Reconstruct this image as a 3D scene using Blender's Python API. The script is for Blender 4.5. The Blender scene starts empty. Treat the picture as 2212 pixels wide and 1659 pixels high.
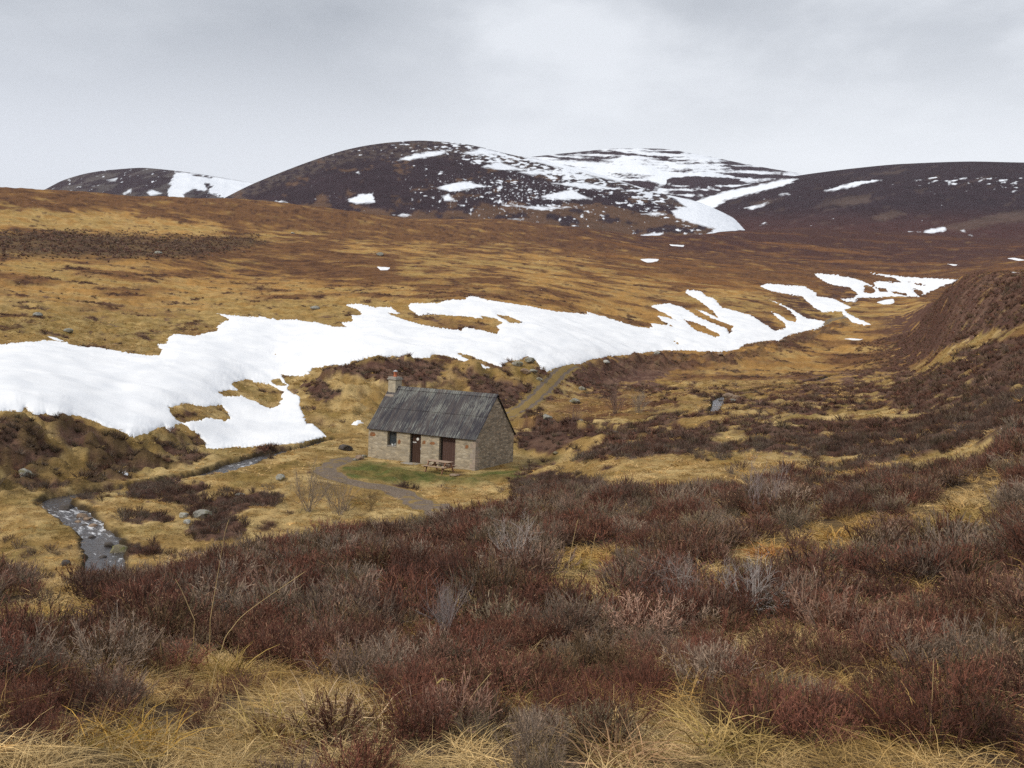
import bpy, math
import numpy as np
from mathutils import Matrix, Vector
rng = np.random.default_rng(7)
SC = bpy.context.scene
COL = SC.collection

# ------------------------------------------------------------------ camera
F = 2300.0                       # focal length in units of a 2212-wide picture
CX, CY = 1106.0, 829.5
PIT = math.atan((829.5 - 690) / F)
ROL = math.radians(2.17)
cam = bpy.data.cameras.new("camera"); cam.sensor_width = 36; cam.lens = 36 * F / 2212
cam.clip_start = 0.05; cam.clip_end = 30000
camo = bpy.data.objects.new("camera", cam); COL.objects.link(camo)
camo.matrix_world = Matrix.Rotation(math.pi / 2 - PIT, 4, 'X') @ Matrix.Rotation(ROL, 4, 'Z')
SC.camera = camo

cP, sP, cR, sR = math.cos(PIT), math.sin(PIT), math.cos(ROL), math.sin(ROL)
def ray(u, v):
    """view direction through a picture point -> azimuth, tan(elevation)"""
    a = np.asarray(u, float) - CX; b = np.asarray(v, float) - CY
    X = (cR * a + sR * b) / F; Y = -(-sR * a + cR * b) / F
    y = cP + Y * sP; z = -sP + Y * cP
    return np.arctan2(X, y), z / np.hypot(X, y)
def proj(x, y, z):
    d = np.maximum(y * cP - z * sP, 0.05); up = y * sP + z * cP
    X = F * x / d; Y = -F * up / d
    return CX + cR * X - sR * Y, CY + sR * X + cR * Y

# ------------------------------------------------------------------ noise
def _h(ix, iy, s):
    n = (ix.astype(np.int64) * 374761393 + iy.astype(np.int64) * 668265263 + s * 974634347) & 0xffffffff
    n = ((n ^ (n >> 13)) * 1274126177) & 0xffffffff
    return ((n ^ (n >> 16)) & 0xffff) / 65535.0
def perlin(x, y, s=0):
    x0 = np.floor(x); y0 = np.floor(y); fx = x - x0; fy = y - y0
    sx = fx * fx * fx * (fx * (fx * 6 - 15) + 10); sy = fy * fy * fy * (fy * (fy * 6 - 15) + 10)
    def g(i, j):
        a = _h(x0 + i, y0 + j, s) * 6.2831853
        return np.cos(a) * (fx - i) + np.sin(a) * (fy - j)
    a = g(0, 0); b = g(1, 0); c = g(0, 1); d = g(1, 1)
    return ((a + sx * (b - a)) * (1 - sy) + (c + sx * (d - c)) * sy) * 1.5
def fbm(x, y, o=4, s=0, gain=.5):
    t = 0.; a = 1.
    for k in range(o):
        t = t + a * perlin(x, y, s + 17 * k); x = x * 2.03 + 5.1; y = y * 2.03 + 3.7; a *= gain
    return t
def sst(a, b, x):
    t = np.clip((x - a) / (b - a), 0, 1); return t * t * (3 - 2 * t)
def sdf(poly, u, v, pad=40.):
    """signed distance to a polygon (positive inside), in picture units"""
    P = np.array(poly, float); out = np.full(u.shape, -pad)
    m = (u > P[:, 0].min() - pad) & (u < P[:, 0].max() + pad) & (v > P[:, 1].min() - pad) & (v < P[:, 1].max() + pad)
    if not m.any(): return out
    uu = u[m]; vv = v[m]; d2 = np.full(uu.shape, 1e12); ins = np.zeros(uu.shape, bool)
    Q = np.roll(P, -1, 0)
    for (x1, y1), (x2, y2) in zip(P, Q):
        dx, dy = x2 - x1, y2 - y1; L = dx * dx + dy * dy + 1e-9
        t = np.clip(((uu - x1) * dx + (vv - y1) * dy) / L, 0, 1)
        d2 = np.minimum(d2, (uu - x1 - t * dx) ** 2 + (vv - y1 - t * dy) ** 2)
        c = (y1 > vv) != (y2 > vv)
        if dy != 0: ins ^= c & (uu < (x2 - x1) * (vv - y1) / dy + x1)
    d = np.sqrt(d2); out[m] = np.where(ins, d, -d); return out
def pchip(xk, yk, x):
    xk = np.asarray(xk, float); yk = np.asarray(yk, float)
    h = np.diff(xk); dl = np.diff(yk) / h; m = np.zeros_like(yk); m[0] = dl[0]; m[-1] = dl[-1]
    w1 = 2 * h[1:] + h[:-1]; w2 = h[1:] + 2 * h[:-1]; ok = dl[:-1] * dl[1:] > 0
    with np.errstate(all='ignore'):
        m[1:-1] = np.where(ok, (w1 + w2) / (w1 / dl[:-1] + w2 / dl[1:]), 0)
    x = np.clip(x, xk[0], xk[-1]); i = np.clip(np.searchsorted(xk, x) - 1, 0, len(xk) - 2)
    t = (x - xk[i]) / h[i]
    return (yk[i] * (1 + 2 * t) * (1 - t) ** 2 + h[i] * m[i] * t * (1 - t) ** 2 +
            yk[i + 1] * t * t * (3 - 2 * t) + h[i] * m[i + 1] * t * t * (t - 1))

# ------------------------------------------------------------------ terrain: feature lines (u, v, r) seen, or ('z') unseen heights
# each column: near 4 m, 9 m, knoll edge, below the edge, valley floor, foot of bank, top of bank, top of snow, moor, upper moor, crest
V = lambda u, v, r: (u, v, r, None)
Z = lambda u, z, r: (u, None, r, z)
COLS = [
 [V(-300,1659,5.6),V(-300,1395,11.5),V(-300,1258,23),Z(-300,-9.5,36),Z(-300,-10.9,43),V(-300,1110,54),V(-300,890,66),V(-300,745,104),V(-300,600,190),V(-300,495,330),V(-300,400,520)],
 [V(0,1659,5.6),V(0,1395,11.5),V(0,1260,24),Z(0,-9.6,37),Z(0,-10.8,45),V(0,1080,57),V(0,890,68),V(0,745,105),V(0,600,200),V(0,500,350),V(0,415,550)],
 [V(280,1659,5.6),V(280,1400,11.5),V(280,1272,24),Z(280,-9.5,38),Z(280,-10.2,47),V(280,1030,63),V(280,945,70),V(280,765,110),V(280,600,220),V(280,500,400),V(280,430,600)],
 [V(550,1659,5.6),V(550,1395,11.5),V(550,1205,25),Z(550,-9.0,40),V(550,1070,55),V(550,977,75),V(550,890,92),V(550,690,150),V(550,600,260),V(550,500,450),V(550,441,650)],
 [V(830,1659,5.6),V(830,1390,11.5),V(830,1158,28),Z(830,-8.7,42),V(830,1050,56),V(830,945,84),V(830,775,112),V(830,665,175),V(830,580,300),V(830,520,480),V(830,474,700)],
 [V(1100,1659,5.6),V(1100,1380,11.5),V(1100,1118,28),Z(1100,-7.7,43),V(1100,1020,64),V(1100,900,95),V(1100,787,120),V(1100,655,200),V(1100,580,350),V(1100,530,550),V(1100,490,800)],
 [V(1380,1659,5.6),V(1380,1370,11.5),V(1380,1108,27),V(1380,1010,45),V(1380,925,75),V(1380,825,140),V(1380,768,165),V(1380,690,230),V(1380,600,400),V(1380,550,600),V(1380,516,900)],
 [V(1660,1659,5.6),V(1660,1360,11.5),V(1660,1105,26),V(1660,1005,44),V(1660,900,80),V(1660,805,165),V(1660,740,222),V(1660,665,320),V(1660,600,500),V(1660,550,750),V(1660,508,1150)],
 [V(1800,1659,5.6),V(1800,1355,11.5),V(1800,1105,26),V(1800,1005,44),V(1800,900,80),V(1800,800,180),V(1800,697,292),V(1800,640,420),V(1800,590,600),V(1800,550,820),V(1800,505,1200)],
 [V(1950,1659,5.6),V(1950,1350,11.5),V(1950,1105,25),V(1950,1005,41),V(1950,900,72),V(1950,795,160),V(1950,690,300),V(1950,640,450),V(1950,600,600),V(1950,555,850),V(1950,512,1200)],
 [V(2080,1659,5.6),V(2080,1345,11.5),V(2080,1105,23),V(2080,1000,37),V(2080,850,70),V(2080,750,110),V(2080,606,190),Z(2080,4,300),V(2080,590,600),V(2080,555,850),V(2080,520,1200)],
 [V(2212,1659,5.6),V(2212,1340,11.5),V(2212,1105,21),V(2212,950,34),V(2212,850,55),V(2212,750,85),V(2212,590,140),Z(2212,3,260),V(2212,575,600),V(2212,550,850),V(2212,525,1200)],
 [V(2500,1659,5.6),V(2500,1340,11.5),V(2500,1105,20),V(2500,950,32),V(2500,850,50),V(2500,750,75),V(2500,570,120),Z(2500,5,240),V(2500,575,600),V(2500,550,850),V(2500,525,1200)],
]
AZD = math.radians(33)
az = np.concatenate([np.radians(np.arange(-100, -33, 2.)), np.linspace(-AZD, AZD, 1180), np.radians(np.arange(35, 101, 2.))])
R1 = np.exp(np.linspace(math.log(.4), math.log(2.2), 10))[:-1]
R2 = np.exp(np.linspace(math.log(2.2), math.log(45), 150))[:-1]
R3 = np.exp(np.linspace(math.log(45), math.log(470), 400))[:-1]
R4 = np.exp(np.linspace(math.log(470), math.log(1500), 110))[:-1]
R5 = np.exp(np.linspace(math.log(1500), math.log(6400), 14))
rr = np.concatenate([R1, R2, R3, R4, R5])
NA, NR = len(az), len(rr)
K = len(COLS[0])
fr = np.zeros((NA, K)); fz = np.zeros((NA, K))
for k in range(K):
    a_, r_, z_ = [], [], []
    for c in COLS:
        u, v, r, z = c[k]
        if v is None: a, _ = ray(u, 820.); zz = z
        else: a, t = ray(u, v); zz = r * t
        a_.append(float(a)); r_.append(r); z_.append(float(zz))
    fr[:, k] = np.exp(pchip(a_, np.log(r_), az)); fz[:, k] = pchip(a_, z_, az)
GZ = np.zeros((NA, NR))
for i in range(NA):
    kr = np.concatenate([[.3], fr[i], [fr[i, -1] * 1.5, fr[i, -1] * 2.6, 9500]])
    kz = np.concatenate([[-1.62], fz[i], [fz[i, -1] - 6, fz[i, -1] - 10, fz[i, -1] + 10]])
    GZ[i] = pchip(np.log(kr), kz, np.log(rr))
GX = np.sin(az)[:, None] * rr[None]; GY = np.cos(az)[:, None] * rr[None]
RR = np.broadcast_to(rr[None], GX.shape)

def bil(G, x, y):
    a = np.arctan2(x, y); r = np.hypot(x, y)
    i = np.clip(np.searchsorted(az, a) - 1, 0, NA - 2); j = np.clip(np.searchsorted(rr, r) - 1, 0, NR - 2)
    s = np.clip((a - az[i]) / (az[i + 1] - az[i]), 0, 1); t = np.clip((r - rr[j]) / (rr[j + 1] - rr[j]), 0, 1)
    return (G[i, j] * (1 - s) + G[i + 1, j] * s) * (1 - t) + (G[i, j + 1] * (1 - s) + G[i + 1, j + 1] * s) * t
def hit(u, v, G=None, rmin=2.5, rmax=1500):
    """where the view ray through a picture point first meets the ground"""
    G = GZ if G is None else G
    a, t = ray(u, v); a = float(a); t = float(t)
    r = np.exp(np.linspace(math.log(rmin), math.log(rmax), 4000))
    g = bil(G, np.sin(a) * r, np.cos(a) * r) - t * r
    k = np.argmax(g >= 0) if (g >= 0).any() else len(r) - 1
    return np.array([math.sin(a) * r[k], math.cos(a) * r[k], t * r[k]])

# the bothy's place (fitted from its corners)
BX, BY, BZ, BTH, BL, BW, BH, BR = -2.19, 68.245, -9.87, .549, 8.83, 4.69, 2.1, 4.72
cB, sB = math.cos(BTH), math.sin(BTH)
def bloc(x, y):      # world -> bothy local (X to the right along the front wall, Y into the depth)
    dx, dy = x - BX, y - BY
    return cB * dx - sB * dy, sB * dx + cB * dy
def bworld(lx, ly): return BX + cB * lx + sB * ly, BY - sB * lx + cB * ly
lx, ly = bloc(GX, GY)
dbox = np.hypot(np.maximum(np.maximum(-BL - lx, lx), 0), np.maximum(np.maximum(-ly, ly - BW), 0))
# smooth relief
N2 = fbm(GX / 7, GY / 7, 3, 2); N3 = fbm(GX / 38, GY / 38, 3, 3); N4 = fbm(GX / 170, GY / 170, 3, 4)
GZ = GZ + N2 * .28 * sst(8, 40, RR) + N3 * .6 * sst(90, 200, RR) + N4 * 2.5 * sst(350, 700, RR)
wb = 1 - sst(1.5, 8, dbox)
GZ = GZ * (1 - wb) + (BZ + .03 - .055 * np.minimum(ly, 0) * -.6 * (ly < 0) + .03 * np.clip(ly, 0, 6)) * wb

# stream: centre line picked on the ground, carved as a channel
STREAM = [(300,1290),(243,1240),(222,1212),(210,1188),(183,1155),(146,1121),(112,1093),(140,1076),(215,1066),(300,1053),(390,1040),(452,1026),(520,1006),(590,985),(650,968),(720,951)]
sp = [hit(u, v)[:2] if v < 1230 else None for u, v in STREAM]
a0, _ = ray(300, 1240); a1, _ = ray(240, 1240)
sp[0] = np.array([math.sin(a0) * 36, math.cos(a0) * 36]); sp[1] = np.array([math.sin(a1) * 38.5, math.cos(a1) * 38.5])
up = [bworld(-6, 14), bworld(2, 13.5), bworld(6, 11.5), hit(1240, 912)[:2], hit(1400, 893)[:2], hit(1520, 885)[:2], hit(1548, 872)[:2], hit(1556, 856)[:2], hit(1640, 836)[:2], hit(1760, 818)[:2], hit(1845, 806)[:2], hit(1868, 802)[:2]]
SPT = np.array([np.array(p, float) for p in sp + up])
def dense(P, n):
    P = np.asarray(P); t = np.concatenate([[0], np.cumsum(np.hypot(*np.diff(P, axis=0).T))])
    s = np.linspace(0, t[-1], n)
    return np.stack([pchip(t, P[:, k], s) for k in range(P.shape[1])], 1)
SL = dense(SPT, 700)
kern = np.ones(9) / 9
SL[4:-4] = np.stack([np.convolve(SL[:, k], kern, 'valid') for k in (0, 1)], 1)
SLw = 1.0 + .34 * perlin(np.arange(700) / 22., np.zeros(700), 5) + .2 * perlin(np.arange(700) / 7., np.zeros(700), 6)          # half width of the channel
arc0 = np.concatenate([[0], np.cumsum(np.hypot(*np.diff(SL, axis=0).T))]); iat = lambda u, v: int(np.argmin(np.hypot(*(SL - hit(u, v)[:2]).T)))
SLw *= np.interp(np.arange(700), [0, iat(140, 1118), iat(215, 1066), iat(300, 1053), iat(450, 1026), iat(540, 1000), iat(620, 976), iat(720, 951), iat(1400, 893), iat(1535, 880), iat(1556, 858), iat(1620, 840), 690], [.75, .85, .6, .45, .85, .9, .5, .45, .4, .5, .6, .35, .45])
zs = bil(GZ, SL[:, 0], SL[:, 1])
zs = np.convolve(np.pad(zs, 30, mode='edge'), np.ones(61) / 61, 'valid')
for i in range(1, 700): zs[i] = max(zs[i], zs[i - 1])                         # water runs down towards the lower left
WL = zs - .36
def dist_line(P, x, y, step=1):
    out = np.full(x.shape, 99.); idx = np.zeros(x.shape, int)
    lo = P.min(0) - 6; hi = P.max(0) + 6
    m = (x > lo[0]) & (x < hi[0]) & (y > lo[1]) & (y < hi[1])
    xx, yy = x[m], y[m]; d = np.full(xx.shape, 1e9); ii = np.zeros(xx.shape, int)
    for k in range(0, len(P), step):
        q = (xx - P[k, 0]) ** 2 + (yy - P[k, 1]) ** 2; b = q < d; d[b] = q[b]; ii[b] = k
    out[m] = np.sqrt(d); idx[m] = ii; return out, idx
SD, SI = dist_line(SL, GX, GY)
w_ = SLw[SI] * (1 + .25 * N2)
near = SD < 8
bank = sst(w_ * .72, w_ * 1.18 + .08, SD * (1 + .22 * fbm(GX / .9, GY / .9, 2, 7)))                                          # 0 in the bed, 1 on the bank
flat = 1 - sst(1.5, 6.5, SD - w_)
GB = GZ.copy()
lvl = WL[SI] + .36
GZ = np.where(near, GZ * (1 - flat * .8) + lvl * flat * .8, GZ)
GZ = np.where(near, np.where(SD < w_ * 1.5, (WL[SI] - .22) * (1 - bank) + GZ * bank, GZ), GZ)
# small relief, kept apart so that the snow can lie smooth over it
TRK_N = [(990,1124),(960,1110),(915,1093),(877,1073),(840,1057),(800,1049),(765,1044),(735,1036),(708,1022),(706,1010),(737,996),(772,989)]
TRK_F = [(1085,903),(1120,885),(1160,858),(1185,832),(1203,812),(1222,795),(1242,789)]
TRK_G = [(1770,703),(1786,694),(1803,689),(1822,686),(1835,679)]
tn = dense([hit(u, v, rmin=33)[:2] for u, v in TRK_N], 220)
tf = dense([hit(u, v)[:2] for u, v in TRK_F], 200)
tg = dense([hit(u, v)[:2] for u, v in TRK_G], 160)
TD = np.minimum(np.minimum(dist_line(tn, GX, GY)[0], dist_line(tf, GX, GY)[0]), dist_line(tg, GX, GY)[0])
tflat = 1 - sst(1.0, 2.4, TD)
GS = GZ.copy()                                                               # smooth ground under snow
U0, V0 = proj(GX, GY, GZ)
LBANK = [(-300,900),(0,900),(60,890),(160,905),(280,950),(310,945),(380,930),(440,960),(470,985),(300,1040),(180,1075),(60,1075),(0,1085),(-300,1130)]
lb = sst(-6, 14, sdf(LBANK, U0, V0)) * (RR > 45)
HBANK = [(690,800),(760,775),(960,772),(1090,790),(1140,775),(1175,805),(1120,880),(1090,890),(900,850),(840,860),(760,900),(680,860)]
hb = sst(-6, 14, sdf(HBANK, U0, V0)) * (RR > 80)
RBANK = [(1240,795),(1320,772),(1440,760),(1560,765),(1610,745),(1690,730),(1780,700),(1800,690),(1850,690),(1800,725),(1690,760),(1560,790),(1400,800),(1280,830)]
rb = sst(-4, 10, sdf(RBANK, U0, V0)) * (RR > 90)
rough = np.abs(fbm(GX / 2.6, GY / 2.6, 3, 8)) * 1.5 - .35
rough2 = np.abs(fbm(GX / 5.0, GY / 5.0, 3, 9)) * 1.7 - .4
N1 = fbm(GX / 1.5, GY / 1.5, 3, 1)
MAINSNOW = [(-330,790),(-150,752),(0,745),(33,742),(66,738),(98,735),(120,738),(144,740),(160,746),(191,751),(199,749),(241,756),(288,764),(323,768),(345,767),(348,757),(339,744),(359,742),(365,727),(376,722),(423,726),(443,720),(467,715),(470,704),(478,698),(499,691),(485,684),(467,676),(492,681),(532,684),(569,685),(598,691),(634,690),(653,693),(685,697),(722,706),(751,707),(735,697),(764,695),(758,682),(784,680),(769,667),(744,659),(771,656),(811,664),(844,664),(866,679),(833,675),(873,691),(910,702),(953,709),(997,714),(1008,707),(1037,713),(1074,722),(1079,713),(1072,702),(1088,698),(1070,687),(1037,682),(1043,689),(1012,684),(957,680),(932,678),(906,682),(884,667),(884,656),(910,655),(946,655),(961,649),(1005,647),(1012,640),(1026,641),(1059,649),(1099,655),(1143,662),(1169,667),(1201,673),(1238,676),(1274,680),(1267,673),(1304,684),(1340,695),(1369,705),(1402,709),(1409,706),(1406,698),(1460,706),(1431,693),(1420,682),(1442,686),(1468,696),(1438,678),(1406,660),(1446,655),(1478,666),(1507,684),(1560,706),(1580,712),(1583,704),(1540,688),(1505,669),(1525,674),(1556,690),(1540,672),(1511,650),(1482,633),(1483,626),(1514,629),(1525,640),(1544,645),(1558,664),(1587,671),(1624,682),(1657,704),(1675,715),(1697,710),(1697,700),(1680,686),(1664,672),(1680,678),(1703,694),(1720,695),(1719,684),(1697,664),(1657,645),(1689,658),(1719,673),(1740,687),(1784,695),(1781,699),(1770,709),(1733,717),(1697,726),(1686,737),(1660,735),(1606,744),(1595,755),(1551,760),(1511,758),(1471,757),(1431,757),(1402,760),(1365,766),(1318,769),(1270,778),(1256,786),(1238,786),(1194,797),(1179,803),(1168,797),(1157,778),(1139,770),(1117,778),(1092,782),(1084,793),(1064,786),(1030,776),(1012,767),(982,760),(1004,773),(1059,795),(1048,796),(1019,785),(991,776),(968,770),(939,765),(924,773),(909,775),(877,770),(857,772),(836,773),(811,770),(785,775),(785,782),(765,780),(753,788),(717,789),(674,795),(667,809),(649,813),(605,809),(625,833),(618,840),(651,859),(645,873),(656,895),(662,917),(674,913),(707,943),(645,957),(569,963),(496,966),(474,972),(445,970),(445,959),(419,932),(394,917),(379,915),(372,935),(354,921),(310,939),(281,946),(270,935),(226,921),(204,910),(157,897),(124,906),(98,893),(73,899),(55,881),(40,895),(15,888),(0,888),(-150,900),(-330,930)]
MAINHOLES = [[(499,828),(529,819),(583,831),(612,846),(602,879),(580,882),(547,866),(521,855),(481,857),(472,846),(514,842)],
             [(365,881),(405,871),(438,879),(478,875),(499,902),(489,910),(452,902),(423,910),(394,913),(379,906)],
             [(1072,679),(1100,683),(1133,698),(1105,698),(1085,688)], [(583,822),(600,818),(622,834),(600,834)],
             [(1476,690),(1508,698),(1560,726),(1545,728),(1500,712)], [(1568,704),(1583,715),(1574,722)], [(590,765),(594,764),(598,768)], [(1455,735),(1470,742),(1462,745)]]
SNOWS = [
 ("snow_drift", "long white snow drift filling the hollow across the hillside behind the bothy", MAINSNOW, MAINHOLES, .30),
 ("snow_patch", "broad snow patch running down beside the far bend of the gravel track", [(1642,618),(1657,613),(1719,618),(1737,618),(1766,634),(1762,640),(1799,645),(1839,664),(1824,669),(1832,678),(1883,702),(1870,703),(1842,696),(1824,682),(1817,671),(1777,675),(1759,664),(1737,645),(1719,638),(1667,629)], [[(1724,637),(1736,640),(1738,650),(1728,646)]], .30),
 ("snow_patch", "wide snow bank with dark heather islands highest up the glen", [(1759,591),(1806,594),(1850,603),(1875,613),(1898,626),(1886,612),(1895,608),(1952,611),(1930,600),(1864,587),(1952,598),(2076,605),(2025,622),(1988,640),(1934,640),(1890,643),(1853,642),(1848,653),(1819,649),(1817,645),(1843,645),(1852,635),(1835,620),(1813,618),(1790,612),(1770,602)],
  [[(1868,614),(1885,620),(1894,630),(1880,634),(1864,633)], [(1895,622),(1915,624),(1918,631),(1902,631)], [(1922,627),(1960,634),(1958,639),(1930,634)], [(1970,622),(1995,630),(1990,640),(1975,632)], [(1950,606),(1990,612),(2010,620),(1985,616)]], .30),
 ("snow_patch", "small rounded snow patch on the green flat below the highest snow bank", [(1894,653),(1912,648),(1930,646),(1932,653),(1925,656),(1908,657)], [], .2),
 ("snow_patch", "thin sliver of snow on the valley floor right of the drift's end", [(1823,732),(1838,730),(1850,732),(1870,733),(1845,735)], [], .15),
 ("snow_patch", "small lone snow patch on the brown moor above the drift's upper arm", [(814,576),(828,577),(843,578),(838,583),(822,583)], [], .2),
 ("snow_patch", "notched snow patch on the dark brown moor under the snowy gully", [(1382,560),(1397,559),(1424,560),(1420,564),(1398,567)], [], .25),
 ("snow_patch", "thin level streak of snow on the moor edge close under the snowy gully", [(1446,528),(1460,529),(1478,530),(1476,533),(1450,531)], [], .25),
 ("snow_patch", "small angular snow patch on the grass just left of the bothy", [(758,918),(764,911),(772,908),(780,909),(786,915),(774,917),(772,921)], [], .2),
 ("snow_patch", "small snow remnant low on the grassy bank by the burn", [(240,1023),(252,1021),(270,1020),(279,1025),(268,1028),(256,1027)], [], .15),
 ("snow_patch", "thin snow sliver just above the drift's top edge at the far left", [(102,727),(118,729),(142,738),(125,737)], [], .15),
 ("snow_patch", "long thin snow streak on the moor at the far right under the dark hill", [(2046,570),(2060,571),(2074,573),(2060,574)], [], .25),
 ("snow_patch", "short snow streak nearest the right edge on the brown moor", [(2180,587),(2195,589),(2204,590),(2190,591)], [], .25),
 ("snow_patch", "curved snow streak high at the right edge beneath the dark hill", [(2176,558),(2190,557),(2215,562),(2200,563)], [], .25),
]
SNOW = np.full(GX.shape, -40.); azg = np.broadcast_to(az[:, None], GX.shape); lr = np.log(RR)
sw = fbm(azg * 160, lr * 90, 3, 51); sw2 = fbm(azg * 420, lr * 260, 2, 52)
sw3 = fbm(azg * 1100, lr * 700, 2, 57)
usn = U0 + 3.5 * sw + 2.0 * sw2 + 1.2 * sw3; vsn = V0 + 2.2 * sw2 + 1.2 * sw3
SNOW_S = []
for nm_, lab, poly, holes, th in SNOWS:
    big = len(poly) > 15
    s = sdf(poly, usn if big else U0, vsn if big else V0)
    cen = hit(*np.mean(np.array(poly[::7] if nm_ == 'snow_drift' else poly), 0)); rc_ = np.hypot(cen[0], cen[1])
    s = np.where((RR > 36) if nm_ == 'snow_drift' else (RR > rc_ * (.7 if big else .86)) & (RR < rc_ * (1.45 if big else 1.17)), s, -40.)
    for h_ in holes: s = np.minimum(s, -sdf(h_, usn, vsn))
    SNOW = np.maximum(SNOW, s); SNOW_S.append(s)
calm = (1 - sst(-7, 3, SNOW)) * (1 - tflat) * (1 - .85 * wb) * sst(.6, 2.0, SD - w_ * .6)
GZ = GZ + calm * (N1 * .09 * (1 - sst(120, 300, RR)) + rough * .62 * lb + rough2 * .7 * hb + rough2 * .8 * rb
      + N1 * .18 * sst(35, 60, RR) * (1 - sst(250, 420, RR)) + fbm(GX / 14, GY / 14, 3, 11) * .45 * sst(150, 400, RR))
H = lambda x, y: bil(GZ, x, y)

# ------------------------------------------------------------------ materials
def new_mat(name, rough=.9, spec=.15):
    m = bpy.data.materials.new(name); m.use_nodes = True
    b = m.node_tree.nodes["Principled BSDF"]; b.inputs["Roughness"].default_value = rough
    b.inputs["Specular IOR Level"].default_value = spec
    return m, m.node_tree.nodes, m.node_tree.links, b
def nnode(N, L, typ, ins=None, **kw):
    n = N.new(typ)
    for k, v in kw.items(): setattr(n, k, v)
    for k, v in (ins or {}).items():
        s = n.inputs[k]
        if isinstance(v, bpy.types.NodeSocket): L.new(v, s)
        else: s.default_value = v
    return n
def mixc(N, L, fac, a, b, mode='MIX'):
    n = N.new('ShaderNodeMix'); n.data_type = 'RGBA'; n.blend_type = mode
    for i, v in ((0, fac), (6, a), (7, b)):
        if isinstance(v, bpy.types.NodeSocket): L.new(v, n.inputs[i])
        else: n.inputs[i].default_value = v if not isinstance(v, tuple) or len(v) == 4 else (*v, 1)
    return n.outputs[2]
def math_(N, L, op, a, b=0., c=None):
    n = N.new('ShaderNodeMath'); n.operation = op
    for i, v in enumerate((a, b) if c is None else (a, b, c)):
        if isinstance(v, bpy.types.NodeSocket): L.new(v, n.inputs[i])
        else: n.inputs[i].default_value = v
    return n.outputs[0]
def ramp(N, L, fac, stops):
    n = N.new('ShaderNodeValToRGB'); e = n.color_ramp.elements
    while len(e) < len(stops): e.new(.5)
    for q, (p, c) in zip(e, stops): q.position = p; q.color = (*c, 1) if len(c) == 3 else c
    L.new(fac, n.inputs[0]); return n.outputs[0]
def noise_t(N, L, vec, scale, detail=4, rough=.55):
    n = N.new('ShaderNodeTexNoise'); n.inputs['Scale'].default_value = scale; n.inputs['Detail'].default_value = detail
    n.inputs['Roughness'].default_value = rough
    if vec is not None: L.new(vec, n.inputs['Vector'])
    return n.outputs['Fac']
def mapping(N, L, vec, scale=(1, 1, 1), rot=(0, 0, 0)):
    n = N.new('ShaderNodeMapping'); n.inputs['Scale'].default_value = scale; n.inputs['Rotation'].default_value = rot
    L.new(vec, n.inputs['Vector']); return n.outputs[0]
def bump(N, L, b, height, strength=.5, dist=.05):
    n = N.new('ShaderNodeBump'); n.inputs['Strength'].default_value = strength; n.inputs['Distance'].default_value = dist
    L.new(height, n.inputs['Height']); L.new(n.outputs[0], b.inputs['Normal'])

# ------------------------------------------------------------------ mesh helpers
def mesh_obj(name, Vv, Fq, mat, parent=None, col=None, smooth=False, label=None, cat=None, kind=None, group=None, attr=None):
    me = bpy.data.meshes.new(name)
    Vv = np.ascontiguousarray(Vv, np.float32); Fq = np.ascontiguousarray(Fq, np.int32); n = Fq.shape[1]
    me.vertices.add(len(Vv)); me.vertices.foreach_set('co', Vv.ravel())
    me.loops.add(Fq.size); me.loops.foreach_set('vertex_index', Fq.ravel())
    me.polygons.add(len(Fq)); me.polygons.foreach_set('loop_start', np.arange(0, Fq.size, n, dtype=np.int32))
    me.polygons.foreach_set('loop_total', np.full(len(Fq), n, np.int32))
    if smooth: me.polygons.foreach_set('use_smooth', np.ones(len(Fq), bool))
    me.update(calc_edges=True)
    if col is not None:
        ca = me.color_attributes.new('Col', 'FLOAT_COLOR', 'POINT')
        c4 = np.ones((len(Vv), 4), np.float32); c4[:, :3] = col; ca.data.foreach_set('color', c4.ravel())
    if attr is not None:
        for k, a in attr.items():
            at = me.attributes.new(k, 'FLOAT', 'POINT'); at.data.foreach_set('value', np.ascontiguousarray(a, np.float32).ravel())
    me.materials.append(mat)
    o = bpy.data.objects.new(name, me); COL.objects.link(o)
    if parent is not None: o.parent = parent
    return tag(o, label, cat, kind, group)
def tag(o, label=None, cat=None, kind=None, group=None):
    if label: o['label'] = label
    if cat: o['category'] = cat
    if kind: o['kind'] = kind
    if group: o['group'] = group
    return o
def empty(name, loc, rz=0., label=None, cat=None, group=None):
    o = bpy.data.objects.new(name, None); COL.objects.link(o); o.location = loc; o.rotation_euler = (0, 0, rz)
    o.empty_display_size = .2
    return tag(o, label, cat, None, group)
def grid_faces(n, m, mask=None):
    i = np.arange(n * m).reshape(n, m)
    f = np.stack([i[:-1, :-1], i[1:, :-1], i[1:, 1:], i[:-1, 1:]], -1).reshape(-1, 4)
    if mask is not None:
        k = (mask[:-1, :-1] | mask[1:, :-1] | mask[1:, 1:] | mask[:-1, 1:]).reshape(-1); f = f[k]
    return f
def compact(Vv, f, *ex):
    u, inv = np.unique(f, return_inverse=True)
    return (Vv[u], inv.reshape(f.shape)) + tuple(e[u] for e in ex)
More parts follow.
